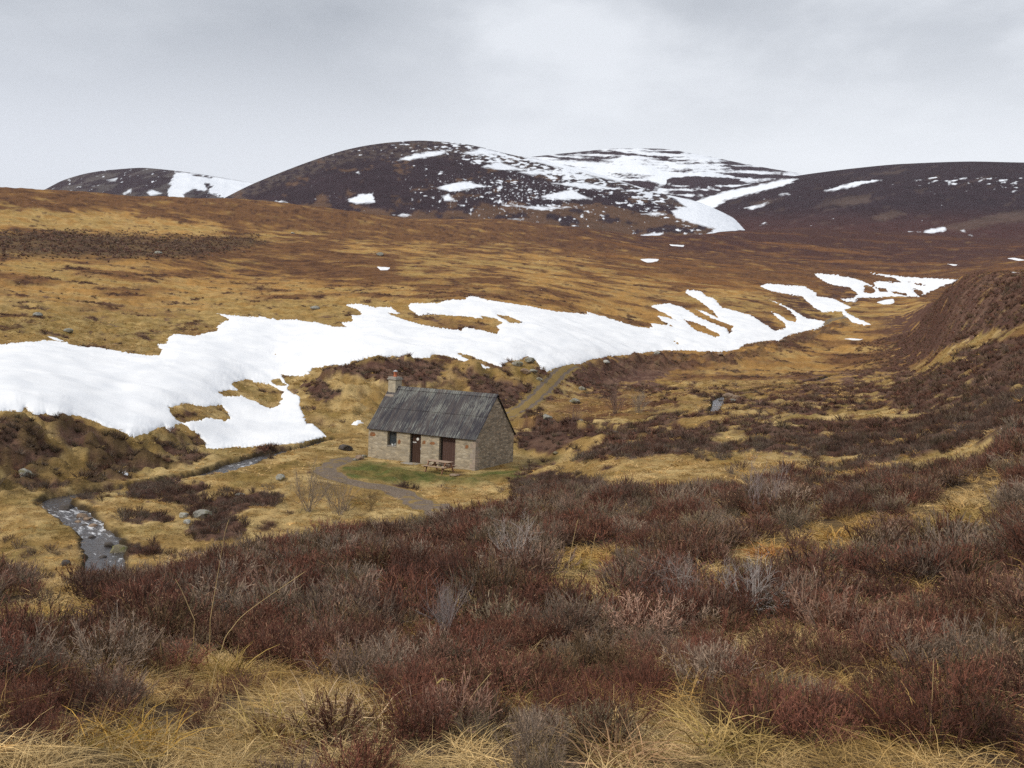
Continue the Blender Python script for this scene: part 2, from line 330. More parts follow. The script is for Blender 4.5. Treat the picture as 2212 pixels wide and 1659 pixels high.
class MB:
    """collects boxes, bars and prisms into one mesh"""
    def __init__(s): s.v = []; s.f = []
    def add(s, vs, fs):
        o = len(s.v); s.v += [tuple(map(float, p)) for p in vs]; s.f += [[i + o for i in q] for q in fs]; return s
    def box(s, x0, x1, y0, y1, z0, z1):
        return s.add([(x0,y0,z0),(x1,y0,z0),(x1,y1,z0),(x0,y1,z0),(x0,y0,z1),(x1,y0,z1),(x1,y1,z1),(x0,y1,z1)],
                     [(0,3,2,1),(4,5,6,7),(0,1,5,4),(1,2,6,5),(2,3,7,6),(3,0,4,7)])
    def bar(s, a, b, w, h, upv=(0, 0, 1)):
        a = Vector(a); b = Vector(b); d = (b - a).normalized(); sd = d.cross(Vector(upv)).normalized(); u = sd.cross(d)
        P = []
        for q in (a, b):
            for i, j in ((-1,-1),(1,-1),(1,1),(-1,1)): P.append(q + sd * (i * w / 2) + u * (j * h / 2))
        return s.add(P, [(0,1,2,3),(7,6,5,4),(0,4,5,1),(1,5,6,2),(2,6,7,3),(3,7,4,0)])
    def prism(s, poly, axis, a, b):
        """poly: 2-D outline, extruded along axis from a to b"""
        n = len(poly)
        def p(q, t): return {'x': (t, q[0], q[1]), 'y': (q[0], t, q[1]), 'z': (q[0], q[1], t)}[axis]
        return s.add([p(q, a) for q in poly] + [p(q, b) for q in poly],
                     [tuple(range(n - 1, -1, -1)), tuple(range(n, 2 * n))] + [(i, (i + 1) % n, n + (i + 1) % n, n + i) for i in range(n)])
    def lathe(s, c, prof, n=14):
        vs = []; fs = []
        for r, z in prof:
            for k in range(n):
                t = 2 * math.pi * k / n; vs.append((c[0] + r * math.cos(t), c[1] + r * math.sin(t), c[2] + z))
        for i in range(len(prof) - 1):
            for k in range(n): fs.append((i * n + k, i * n + (k + 1) % n, (i + 1) * n + (k + 1) % n, (i + 1) * n + k))
        fs.append(tuple(range(n - 1, -1, -1))); fs.append(tuple((len(prof) - 1) * n + k for k in range(n)))
        return s.add(vs, fs)
    def build(s, name, mat, parent=None, bevel=0., smooth=False, **kw):
        me = bpy.data.meshes.new(name); me.from_pydata(s.v, [], s.f)
        import bmesh
        bm = bmesh.new(); bm.from_mesh(me); bmesh.ops.recalc_face_normals(bm, faces=bm.faces)
        if bevel: bmesh.ops.bevel(bm, geom=bm.edges[:], offset=bevel, segments=1, affect='EDGES', clamp_overlap=True)
        if smooth:
            for f in bm.faces: f.smooth = True
        bm.to_mesh(me); bm.free(); me.materials.append(mat)
        o = bpy.data.objects.new(name, me); COL.objects.link(o)
        if parent is not None: o.parent = parent
        return tag(o, **kw)
# ------------------------------------------------------------------ what grows where (masks lie on the ground, in world space)
U, Vp = proj(GX, GY, GZ)
pn1 = fbm(azg * 55, lr * 34, 3, 21); pn2 = fbm(azg * 70, lr * 40, 3, 22)
uu = U + 16 * pn1; vv = Vp + 6 * pn2
def region(poly, f=10., rmin=0., rmax=9e9):
    return sst(-f, f, sdf(poly, uu, vv)) * (RR > rmin) * (RR < rmax)
lerp = lambda a, b, t: a + (b - a) * t
Hd = lerp(.16, .52, sst(1030, 1200, U))
Hd = np.where(RR < 60, lerp(.80, Hd, sst(29, 37, RR)), Hd)
FAR = 36
def put(poly, val, f=10., rmin=FAR, rmax=9e9):
    global Hd
    Hd = lerp(Hd, val, region(poly, f, rmin, rmax))
put([(1960,1010),(1930,840),(1940,740),(1990,670),(2080,600),(2600,540),(2600,1010)], .84, 14)
put(LBANK, .56, 12, 50)
put([(1270,1000),(1400,985),(1560,1000),(1620,1030),(1560,1045),(1400,1050),(1290,1030)], .1)
put([(1580,970),(1730,960),(1750,990),(1640,1040),(1590,1050),(1560,1010)], .08)
put([(1170,880),(1240,830),(1330,865),(1480,845),(1560,880),(1400,903),(1200,915)], .12)
put([(1440,800),(1600,785),(1750,790),(1720,850),(1560,850),(1450,830)], .24)
put([(1700,720),(1900,660),(1950,690),(1930,790),(1800,800)], .46)
put([(1030,1010),(1130,995),(1330,985),(1340,1040),(1200,1065),(1040,1085)], .2, 12)
put([(1110,1035),(1200,1025),(1300,1045),(1310,1070),(1200,1080),(1110,1068)], .9, 6)
put([(1840,700),(1900,680),(1960,680),(1960,810),(1860,800)], .66, 16)
put([(1760,893),(1900,883),(2000,893),(1990,908),(1800,903)], .1, 7)
put([(1960,790),(2040,752),(2140,715),(2240,690),(2240,738),(2130,760),(2030,790),(1975,812)], .1, 8)
put([(2050,765),(2140,742),(2240,722),(2240,752),(2100,778)], .9, 6)
put([(1990,985),(2100,960),(2200,955),(2200,975),(2050,1000),(1830,1020)], .15, 7)
put([(1660,905),(1700,890),(1990,940),(1990,955),(1700,925)], .4, 7)
for q in ([(275,1045),(350,1035),(435,1045),(440,1075),(400,1095),(330,1085),(280,1065)],
          [(400,1085),(480,1075),(600,1060),(610,1085),(520,1110),(410,1120)],
          [(260,1115),(330,1105),(385,1112),(380,1128),(270,1130)],
          [(390,1145),(450,1115),(520,1120),(530,1160),(430,1170)],
          [(240,1185),(290,1175),(340,1185),(330,1200),(250,1205)],
          [(655,830),(700,822),(730,850),(715,870),(680,862)],
          [(700,800),(800,775),(930,775),(960,800),(900,840),(800,815)],
          [(1000,800),(1110,830),(1130,870),(1090,885),(1020,850)],
          [(1110,1030),(1200,1020),(1300,1040),(1310,1070),(1200,1080),(1110,1065)],
          [(1130,930),(1300,925),(1600,930),(2000,900),(2050,980),(1800,985),(1600,975),(1300,985),(1130,970)],
          [(1240,800),(1400,775),(1470,790),(1420,815),(1300,840),(1250,830)],
          [(1180,915),(1240,905),(1250,925),(1170,935)]):
    put(q, .97 if q[0] != (1130,930) else .74, 7)
FG = [([(420,1640),(450,1570),(560,1500),(700,1475),(830,1510),(860,1580),(840,1660),(800,1900),(300,1900)], .13),
      ([(850,1640),(1000,1620),(1150,1640),(1150,1900),(850,1900)], .2),
      ([(100,1900),(140,1620),(220,1575),(350,1565),(420,1600),(380,1900)], .12),
      ([(390,1440),(520,1430),(600,1480),(480,1500),(400,1490)], .1),
      ([(0,1315),(180,1300),(260,1350),(150,1390),(0,1380),(-200,1350)], .12),
      ([(1170,1195),(1320,1190),(1330,1255),(1290,1330),(1240,1320),(1210,1270)], .03), ([(1730,1130),(1890,1120),(1910,1190),(1850,1225),(1730,1215)], .02),
      ([(1590,1170),(1720,1160),(1710,1235),(1590,1240)], .05), ([(1960,1130),(2040,1070),(2160,1040),(2200,1090),(2110,1160),(2000,1190)], .05),
      ([(1250,1720),(1290,1620),(1500,1600),(1800,1605),(2000,1585),(2150,1600),(2150,1900),(1250,1900)], .36),
      ([(1240,1290),(1320,1285),(1310,1320),(1250,1330)], .05),
      ([(60,1250),(140,1240),(190,1290),(100,1320)], .2)]
for q, val in FG: put(q, val, 10, 2, FAR)
hn = fbm(GX / 3.6, GY / 3.6, 4, 31); hn_f = fbm(GX / 1.7, GY / 1.7, 3, 32)
HN = np.where(RR < 34, hn_f, hn)
LAWN = region([(730,1003),(800,998),(1000,1030),(1030,1020),(1110,1012),(1145,1006),(1135,1030),(1000,1046),(850,1042),(745,1036)], 9, 50)
HE = sst(-.14, .14, HN * .62 + (Hd - .5) * 1.25) * (1 - LAWN) * sst(.8, 1.6, dbox)

# colours of the ground cover (albedo)
c = lambda *t: np.array(t, float)[None, None]
m1 = fbm(GX / 17, GY / 17, 4, 41); m2 = fbm(GX / 5.5, GY / 5.5, 4, 42); m3 = fbm(GX / 70, GY / 70, 3, 43); m4 = fbm(GX / 1.9, GY / 1.9, 3, 44)
E_ = lambda a: a[..., None]
colr = lerp(c(.365,.200,.064), c(.45,.295,.115), E_(sst(-.5, .5, m2 + .4 * m3)))
colr = lerp(colr, lerp(c(.30,.19,.068), c(.44,.315,.14), E_(sst(-.35, .5, m2 * .6 + m4 * .5))), E_(1 - sst(110, 190, RR)))
colr = lerp(colr, c(.165,.120,.036), E_(.5 * sst(.0, .5, fbm(GX / 4.2, GY / 4.2, 4, 49) - .05) * (1 - sst(110, 170, RR))))
colr = lerp(colr, c(.21,.150,.045), E_(.3 * sst(.25, .7, m3 - .5 * m1) * (RR > 60)))
crest = np.interp(U, [-400, 0, 280, 550, 830, 1100, 1380, 1660, 2212, 2600], [400, 415, 430, 441, 474, 490, 515, 508, 525, 525])
Rf = .52 - .22 * sst(560, 700, Vp) + 0 * U
Rf = lerp(Rf, .95, 1 - sst(22, 75, vv - crest))
Rf = lerp(Rf, .12, region([(-300,440),(0,452),(300,462),(470,490),(500,512),(300,508),(170,498),(0,490),(-300,490)], 10, 150))
Rf = lerp(Rf, .88, region([(540,515),(700,520),(850,560),(900,610),(800,625),(600,590),(420,585),(380,560)], 16, 150))
Rf = lerp(Rf, .82, region([(880,600),(1100,600),(1300,640),(1380,700),(1250,670),(1100,650),(900,640)], 12, 150))
Rf = lerp(Rf, 1.0, sst(1150, 1500, U) * sst(330, 520, RR))
Rf = lerp(Rf, .5, sst(1000, 1300, U) * (1 - sst(300, 420, RR)))
k = sst(-.4, .45, m1 * .75 + m2 * .35 + m4 * .2 + (Rf - .55) * 1.5) * (RR > 85)
colr = lerp(colr, c(.155,.077,.036), E_(k))
dk = sst(.1, .35, m2 * .8 + m4 * .35 + .25 * m1 - .22 + .25 * (Rf - .5)) * (RR > 85)
DARK = region([(-300,500),(0,500),(170,500),(300,508),(420,512),(545,508),(570,528),(480,545),(400,555),(300,558),(100,556),(0,552),(-300,552)], 11, 150)
RUSTD = region([(330,560),(520,540),(700,560),(760,590),(620,600),(450,580)], 14, 150)
dk = np.maximum(dk, np.maximum(DARK * .95, RUSTD * .6 * sst(-.3, .2, m2)))
colr = lerp(colr, lerp(c(.072,.036,.024), c(.066,.044,.033), E_(DARK)), E_(dk * .85))
purp = sst(900, 1500, U + 60 * m1) * sst(430, 900, RR * (1 + .25 * m1))
colr = lerp(colr, c(.062,.030,.028), E_(purp * .93))
lanes = sst(.25, .6, fbm(GX / 160 , GY / 22, 3, 47)) * sst(1000, 1400, U) * (RR > 350) * (1 - .7 * sst(800, 1100, RR))
colr = lerp(colr, c(.22,.10,.035), E_(lanes * .6))
# heather on the valley floor and on the near slope
hcol = lerp(c(.085,.045,.034), c(.115,.068,.048), E_(sst(-.4, .5, m4))) * E_(1 + .35 * sst(80, 130, RR))
colr = lerp(colr, hcol, E_(HE * (RR < 190) * (1 - sst(150, 190, RR))))
colr = lerp(colr, c(.105,.055,.04), E_((1 - sst(.4, .6, 1 - HE)) * (RR >= 150) * sst(1850, 1950, U) * (RR < 330) + 0))
BRK = (rb * .75 + region([(1600,668),(1660,690),(1700,715),(1680,730),(1560,640)], 6, 150) + region([(1670,630),(1730,640),(1800,690),(1750,695),(1680,650)], 6, 200)
       + region([(1780,610),(1900,640),(1850,660),(1790,640)], 6, 250)).clip(0, 1) * sst(-.4, .1, m2)
colr = lerp(colr, c(.085,.045,.033), E_(BRK))
colr = lerp(colr, c(.17,.115,.065), E_(.6 * (rb + .5 * hb) * sst(.15, .5, fbm(GX / 1.3, GY / 1.3, 3, 48))))       # stones and bare earth on the banks
peat = lb * sst(-.1, .5, rough)
colr = lerp(colr, c(.11,.075,.032), E_(peat * .7))
LAWN = region([(730,1003),(800,998),(1000,1030),(1030,1020),(1110,1012),(1145,1006),(1135,1030),(1000,1046),(850,1042),(745,1036)], 9, 50)
colr = lerp(colr, c(.090,.098,.028), E_(LAWN * (.55 + .45 * sst(-.4, .4, m4))))
bedm = 1 - sst(.95, 1.35, SD / np.maximum(SLw[SI], .1))
colr = lerp(colr, c(.055,.040,.024), E_(bedm))
colr = lerp(colr, c(.085,.058,.036), E_(.8 * (1 - sst(30, 36, RR))))                                                   # litter under the near heather, darkened to paint in shade between bushes
colr *= E_(1 + .22 * m4 * (RR > 40))
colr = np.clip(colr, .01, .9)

m, N, L, b = new_mat("moorland_turf", 1.0, .05)
att = nnode(N, L, 'ShaderNodeAttribute', attribute_name='Col')
tc = nnode(N, L, 'ShaderNodeTexCoord'); ob = tc.outputs['Object']
n1 = noise_t(N, L, ob, 1.7, 6, .65); n2 = noise_t(N, L, ob, 9., 3, .6); n3 = noise_t(N, L, ob, .42, 7, .68)
g = math_(N, L, 'ADD', math_(N, L, 'MULTIPLY', n1, 1.5), math_(N, L, 'MULTIPLY', n2, .8))
g = math_(N, L, 'ADD', math_(N, L, 'ADD', g, -.63), n3)
vmul = nnode(N, L, 'ShaderNodeVectorMath', {0: att.outputs['Color']}, operation='SCALE'); L.new(g, vmul.inputs['Scale'])
cc = mixc(N, L, math_(N, L, 'MULTIPLY', nnode(N, L, 'ShaderNodeMapRange', {0: n1, 1: .52, 2: .72}).outputs[0], .4), vmul.outputs[0], (.10,.055,.03))
L.new(cc, b.inputs['Base Color'])
bump(N, L, b, math_(N, L, 'ADD', n1, math_(N, L, 'MULTIPLY', n2, .4)), .8, .35)
M_TURF = m
VG = np.stack([GX, GY, GZ], -1).reshape(-1, 3)
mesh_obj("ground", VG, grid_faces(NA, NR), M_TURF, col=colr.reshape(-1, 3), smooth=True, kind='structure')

# ------------------------------------------------------------------ snow lying on the moor
m, N, L, b = new_mat("old_snow", .75, .2)
tc = nnode(N, L, 'ShaderNodeTexCoord'); ob = tc.outputs['Object']
na = noise_t(N, L, ob, .35, 5, .6); nb = noise_t(N, L, ob, 3., 4, .6)
L.new(ramp(N, L, na, [(.3, (.72,.735,.76)), (.6, (.81,.815,.825))]), b.inputs['Base Color'])
bump(N, L, b, math_(N, L, 'ADD', na, math_(N, L, 'MULTIPLY', nb, .15)), .15, .5)
M_SNOW = m
hump = fbm(GX / 18, GY / 18, 3, 53)
for (nm_, lab, poly, holes, th), s in zip(SNOWS, SNOW_S):
    d = s * RR / F                                                            # metres from the edge
    top = np.where(s > 0, th * np.sqrt(np.clip(d / (2.2 if th > .28 else .6), 0, 1)), -.5 * sst(0, 4, -s))
    zt = GZ + top + .01 + (hump * .22 + .10 * fbm(GX / 6, GY / 6, 3, 54)) * np.clip(d / 4, 0, 1) * (th > .28)
    mask = s > -2.5
    f = grid_faces(NA, NR, mask)
    if not len(f): print("no snow", lab); continue
    v_, f = compact(np.stack([GX, GY, zt], -1).reshape(-1, 3), f)
    mesh_obj(nm_, v_, f, M_SNOW, smooth=True, label=lab, cat="snow drift" if nm_ == "snow_drift" else "snow patch",
             group=None if nm_ == "snow_drift" else "snow patches left on the moor")

# ------------------------------------------------------------------ stream
m, N, L, b = new_mat("peaty_water", .12, .5)
uvw = nnode(N, L, 'ShaderNodeAttribute', attribute_name='along'); uvc = nnode(N, L, 'ShaderNodeAttribute', attribute_name='across')
cmb = nnode(N, L, 'ShaderNodeCombineXYZ', {0: uvw.outputs['Fac'], 1: uvc.outputs['Fac']})
nf = noise_t(N, L, mapping(N, L, cmb.outputs[0], (.9, 2.6, 1)), 1.6, 6, .7)
nr_ = noise_t(N, L, mapping(N, L, cmb.outputs[0], (.10, .2, 1)), 1., 2, .5)
rp = nnode(N, L, 'ShaderNodeAttribute', attribute_name='rapid')
foam = nnode(N, L, 'ShaderNodeMapRange', {0: math_(N, L, 'ADD', math_(N, L, 'ADD', nf, math_(N, L, 'MULTIPLY', rp.outputs['Fac'], .06)), math_(N, L, 'MULTIPLY', nr_, .55)), 1: .88, 2: .99}).outputs[0]
L.new(mixc(N, L, foam, (.035,.028,.027), (.62,.62,.63)), b.inputs['Base Color'])
L.new(math_(N, L, 'ADD', math_(N, L, 'MULTIPLY', foam, .6), .12), b.inputs['Roughness'])
bump(N, L, b, nf, .55, .12)
t = np.gradient(SL, axis=0); t /= np.hypot(t[:, 0], t[:, 1])[:, None]; nrm = np.stack([-t[:, 1], t[:, 0]], 1)
offs = np.linspace(-1.35, 1.35, 9)
P = SL[:, None] + nrm[:, None] * (offs[None, :, None] * SLw[:, None, None])
arc = np.concatenate([[0], np.cumsum(np.hypot(*np.diff(SL, axis=0).T))])
zz = np.broadcast_to(WL[:, None], P.shape[:2]) + .03 * perlin(P[..., 0] * 1.4, P[..., 1] * 1.4, 61)
mesh_obj("stream", np.concatenate([P, zz[..., None]], -1).reshape(-1, 3), grid_faces(700, 9), m, smooth=True, kind='structure',
         attr={'rapid': np.broadcast_to(sum(np.exp(-((np.arange(700) - iat(*q)) / 7.) ** 2) for q in ((132, 1112), (200, 1165), (1550, 872), (1556, 860), (520, 1008)))[:, None], P.shape[:2]), 'along': np.broadcast_to(arc[:, None], P.shape[:2]), 'across': np.broadcast_to(offs[None] * SLw[:, None], P.shape[:2])})

# ------------------------------------------------------------------ gravel track (three stretches of it can be seen)
m, N, L, b = new_mat("gravel", .95, .1)
tc = nnode(N, L, 'ShaderNodeTexCoord'); ob = tc.outputs['Object']
ac = nnode(N, L, 'ShaderNodeAttribute', attribute_name='across'); ng = nnode(N, L, 'ShaderNodeAttribute', attribute_name='grassy')
n1 = noise_t(N, L, ob, .8, 6, .7); n2 = noise_t(N, L, ob, 14., 3, .6)
gcol = ramp(N, L, n2, [(.3, (.08,.058,.04)), (.5, (.150,.112,.082)), (.72, (.26,.21,.165))])
g_ = nnode(N, L, 'ShaderNodeMapRange', {0: math_(N, L, 'ADD', ng.outputs['Fac'], math_(N, L, 'MULTIPLY', math_(N, L, 'SUBTRACT', n1, .5), 3.2)), 1: .4, 2: .6}).outputs[0]
L.new(mixc(N, L, g_, gcol, ramp(N, L, n2, [(.3, (.16,.105,.035)), (.7, (.28,.19,.07))])), b.inputs['Base Color'])
bump(N, L, b, n2, .6, .05)
def track(P, w, mid, ends):
    n = len(P); t = np.gradient(P, axis=0); t /= np.hypot(t[:, 0], t[:, 1])[:, None]; nn = np.stack([-t[:, 1], t[:, 0]], 1)
    o = np.linspace(-1, 1, 21); ww = w * (1 + .3 * perlin(np.arange(n) / 9., np.zeros(n), 63)) * (np.interp(np.arange(n) / n, [0, .5, .66, .72, 1], [1, 1.15, .9, .5, .4]) if mid < .2 else 1.)
    Q = P[:, None] + nn[:, None] * (o[None, :, None] * ww[:, None, None])
    z = H(Q[..., 0], Q[..., 1]) + .035 - .05 * np.abs(o)[None] ** 6 - .03 * np.exp(-((np.abs(o) - .5) / .18) ** 2)[None]
    gr = mid * sst(.40, .28, np.abs(o)) + sst(.58 if mid > .2 else .35, .8 if mid > .2 else 1.0, np.abs(o)) * 1.0
    gr = np.broadcast_to(gr[None], z.shape) + ends[0] * sst(.25, 0, np.linspace(0, 1, n))[:, None] + ends[1] * sst(.6, 1, np.linspace(0, 1, n))[:, None]
    return np.concatenate([Q, z[..., None]], -1).reshape(-1, 3), grid_faces(n, 21), np.broadcast_to(o[None], z.shape).ravel(), gr.ravel()
vs_, fs_, a_, g_l, off = [], [], [], [], 0
for P, w, mid, ends in ((tn, 1.0, .28, (.1, .35)), (tf, 1.0, 1.0, (.6, 0)), (tg, 1.5, .4, (0, 0))):
    v_, f_, a, g2 = track(P, w, mid, ends); vs_.append(v_); fs_.append(f_ + off); a_.append(a); g_l.append(g2); off += len(v_)
mesh_obj("track", np.concatenate(vs_), np.concatenate(fs_), m, smooth=True, kind='structure', attr={'across': np.concatenate(a_), 'grassy': np.concatenate(g_l)})
# ------------------------------------------------------------------ hills far behind
m, N, L, b = new_mat("hill_heather", 1.0, .05)
att = nnode(N, L, 'ShaderNodeAttribute', attribute_name='Col'); sn = nnode(N, L, 'ShaderNodeAttribute', attribute_name='snow')
tc = nnode(N, L, 'ShaderNodeTexCoord'); ob = tc.outputs['Object']
n1 = noise_t(N, L, ob, .035, 5, .65); n2 = noise_t(N, L, ob, .16, 4, .6)
vm = nnode(N, L, 'ShaderNodeVectorMath', {0: att.outputs['Color']}, operation='SCALE'); L.new(math_(N, L, 'ADD', math_(N, L, 'ADD', n1, n2), .05), vm.inputs['Scale'])
sm = math_(N, L, 'ADD', sn.outputs['Fac'], math_(N, L, 'ADD', math_(N, L, 'MULTIPLY', math_(N, L, 'SUBTRACT', n1, .5), 5.), math_(N, L, 'MULTIPLY', math_(N, L, 'SUBTRACT', n2, .5), 7.)))
sm = nnode(N, L, 'ShaderNodeMapRange', {0: sm, 1: -1.6, 2: 1.9}).outputs[0]
L.new(mixc(N, L, sm, vm.outputs[0], (.74,.77,.82)), b.inputs['Base Color'])
bump(N, L, b, math_(N, L, 'ADD', n1, math_(N, L, 'MULTIPLY', n2, .4)), .5, 8.)
M_HILL = m
def hill(name, ridge, rf, rc, rb, zf, seed, paint, namp=5., na=640, nr=150, p=1.15):
    A, T = ray(*np.array(ridge, float).T)
    o = np.argsort(A); A, T = A[o], T[o]
    aa = np.linspace(A[0], A[-1], na); te = pchip(A, T, aa)
    sf = np.linspace(0, 1, int(nr * .78)); sb = np.linspace(0, 1, nr - len(sf) + 1)[1:]
    r = np.concatenate([rf + (rc - rf) * sf ** .9, rc + (rb - rc) * sb])
    x = np.sin(aa)[:, None] * r[None]; y = np.cos(aa)[:, None] * r[None]; R_ = np.broadcast_to(r[None], x.shape)
    s = np.clip((R_ - rf) / (rc - rf), 0, 1); s2 = np.clip((R_ - rc) / (rb - rc), 0, 1)
    env = np.where(R_ <= rc, np.sin(np.pi / 2 * s) ** p, np.cos(np.pi / 2 * s2))
    nz = (fbm(x / 320, y / 320, 4, seed) * namp + fbm(x / 70, y / 70, 3, seed + 1) * namp * .25) * np.sin(np.pi * np.clip(s, 0, .95)) ** .7 * (1 - s2)
    hz = te * rc
    for _ in range(6):
        z = zf + (hz - zf)[:, None] * env + nz
        hz = zf + (hz - zf) * np.clip((te * rc - zf) / np.maximum(np.max(z / R_, 1) * rc - zf, 1), .6, 1.6)
    z = zf + (hz - zf)[:, None] * env + nz
    u, v = proj(x, y, z); sil = proj(x[:, len(sf) - 1], y[:, len(sf) - 1], z[:, len(sf) - 1])[1][:, None]
    C_, S_ = paint(u, v, x, y, R_, sil)
    return mesh_obj(name, np.stack([x, y, z], -1).reshape(-1, 3), grid_faces(na, nr), M_HILL, col=C_.reshape(-1, 3), smooth=True, kind='structure', attr={'snow': S_.ravel()})
def polys(u, v, L_):
    s = np.full(u.shape, -9.)
    for q in L_: s = np.maximum(s, sdf(q, u, v, 9.))
    return s
DARKH = c(.034,.022,.027); BROWN = c(.115,.066,.040); GREYB = c(.075,.055,.048)
def band(u, v, fu, fv, seed, slope=0.):
    return fbm(u / fu, (v - slope * u) / fv, 4, seed)
def paint_big(u, v, x, y, R_, sil):
    n = band(u, v, 60, 22, 71); n_ = band(u, v, 14, 6, 72)
    br = sst(.0, .4, n + .25 * n_ + .9 * sst(425, 470, v) - .35) 
    C_ = lerp(np.broadcast_to(DARKH, u.shape + (3,)), BROWN, E_(br * .8))
    C_ = lerp(C_, GREYB, E_(.8 * sst(14, 4, v - sil) * sst(-.2, .2, n_)))
    P_ = [[(856,346),(900,332),(976,322),(945,336),(880,346)],[(1000,332),(1040,319),(1090,331),(1050,335)],[(1040,360),(1080,350),(1128,366),(1085,368)],
      [(1130,338),(1200,350),(1260,362),(1330,378),(1400,398),(1440,416),(1400,408),(1290,382),(1200,360),(1140,346)],[(1165,426),(1200,416),(1235,409),(1278,430),(1215,432)],
      [(1180,366),(1240,374),(1300,384),(1270,386),(1200,374)],[(942,406),(1000,391),(1052,402),(975,414)],[(955,424),(968,420),(986,434),(960,433)],[(748,434),(775,421),(806,417),(808,437),(770,441)],
      [(1120,372),(1160,366),(1190,374),(1150,378)],[(1190,396),(1260,394),(1332,408),(1270,408)],[(1085,441),(1140,446),(1232,448),(1170,454)],[(1095,473),(1112,471),(1130,475)],[(846,464),(870,462),(890,465),(868,467)],
      [(1420,410),(1460,424),(1500,432),(1545,448),(1600,478),(1640,498),(1600,504),(1520,508),(1545,495),(1500,483),(1462,470),(1450,455),(1480,446),(1462,432)],
      [(1350,519),(1385,508),(1434,502),(1428,513),(1392,519)],[(1385,462),(1410,459),(1440,463),(1408,466)],[(766,372),(776,370),(779,377)],[(1365,428),(1385,426),(1395,430)],[(595,436),(608,433),(620,437)]]
    s = polys(u + 4 * n_, v + 1.5 * n_, P_)
    fl = band(u, v, 16, 4.5, 73) + .55 * band(u, v, 80, 30, 74) + .5 * sst(900, 1100, u) + .35 * sst(700, 760, u) * sst(20, 8, v - sil) - .3 * sst(440, 480, v) - .25 * sst(980, 700, u)
    s = np.maximum(s, (fl - 1.05) * 9)
    rock = band(u, v, 5, 3, 75) + sst(880, 980, u) * sst(1330, 1150, u) * sst(360, 395, v) * sst(470, 430, v) * .45
    s = np.maximum(s, (rock - 1.0) * 5 - .6)
    return C_, np.clip(s, -6, 6)
def paint_snowy(u, v, x, y, R_, sil):
    n = band(u, v, 120, 7, 81, .03); n_ = band(u, v, 22, 4, 82)
    C_ = np.broadcast_to(DARKH * 1.25, u.shape + (3,)) * 1.
    top = sst(26, 6, v - sil)
    s = (n * 1.5 + n_ * .5 + .22 + .5 * sst(1500, 1200, u) * sst(10, 30, v - sil) - .5 * sst(385, 400, v) - .35 * sst(1500, 1640, u) * sst(350, 372, v) - .25 * top) * 5
    s = np.maximum(s, polys(u, v + n_ * 2, [[(1140,342),(1300,350),(1480,374),(1520,384),(1400,380),(1250,362)],[(1330,346),(1460,352),(1560,362),(1480,364)],[(1380,384),(1480,372),(1600,368),(1700,372),(1620,382),(1520,392),(1430,400)]]))
    dk = polys(u, v + n_ * 2, [[(1440,385),(1500,380),(1600,386),(1590,398),(1500,404),(1440,396)],[(1540,372),(1620,374),(1680,380),(1600,384)]])
    s = np.where(dk > -1, np.minimum(s, -dk * 2 + 1.5 * n_), s)
    return C_, np.clip(s, -6, 6)
def paint_right(u, v, x, y, R_, sil):
    n = band(u, v, 70, 14, 91, -.25); n_ = band(u, v, 16, 5, 92, -.2)
    C_ = lerp(np.broadcast_to(DARKH, u.shape + (3,)), c(.062,.030,.028), E_(sst(440, 500, v)))
    C_ = lerp(C_, c(.115,.080,.062), E_(.5 * np.maximum(sst(-4, 3, polys(u + 5 * n_, v + 2 * n_, [[(1620,440),(1690,428),(1650,444)],[(1790,438),(1830,425),(1880,420),(1880,436),(1820,446)],[(1880,470),(1930,454),(1960,462),(1900,478)],[(2020,492),(2090,478),(2160,460),(2212,455),(2300,450),(2300,475),(2160,480),(2080,500)],[(1880,376),(1960,366),(1930,376)]])), .5 * sst(.45, .7, n))))
    s = polys(u + 4 * n_, v + 1.5 * n_, [[(1780,412),(1800,406),(1850,391),(1900,380),(1968,369),(1920,384),(1850,402),(1800,412)],
       [(1480,445),(1520,428),(1570,413),(1640,399),(1700,386),(1725,386),(1695,400),(1630,417),(1570,432),(1545,448),(1500,460)],
       [(1608,450),(1630,444),(1660,437),(1655,444),(1625,452)],[(1682,422),(1700,416),(1706,420)],[(1640,486),(1655,480),(1660,483)],
       [(1988,502),(2010,494),(2040,490),(2045,498),(2020,503),(2000,506)],[(1962,500),(1985,502),(1975,504)],[(2080,513),(2100,508),(2102,516)],[(2072,496),(2090,497),(2080,500)],[(2110,520),(2125,519),(2118,523)]])
    fl = .85 * band(u, v, 22, 4, 93, -.15) + .34 * sst(1880, 2000, u) * sst(34, 8, v - sil) + .30 * sst(1940, 2030, u) * sst(60, 20, v - sil) + .12 * sst(1800, 1600, u)
    s = np.maximum(s, (fl - 1.0) * 9)
    s = np.where((v - sil < 1.5) & (u > 1740), -6, s)
    return C_, np.clip(s, -6, 6)
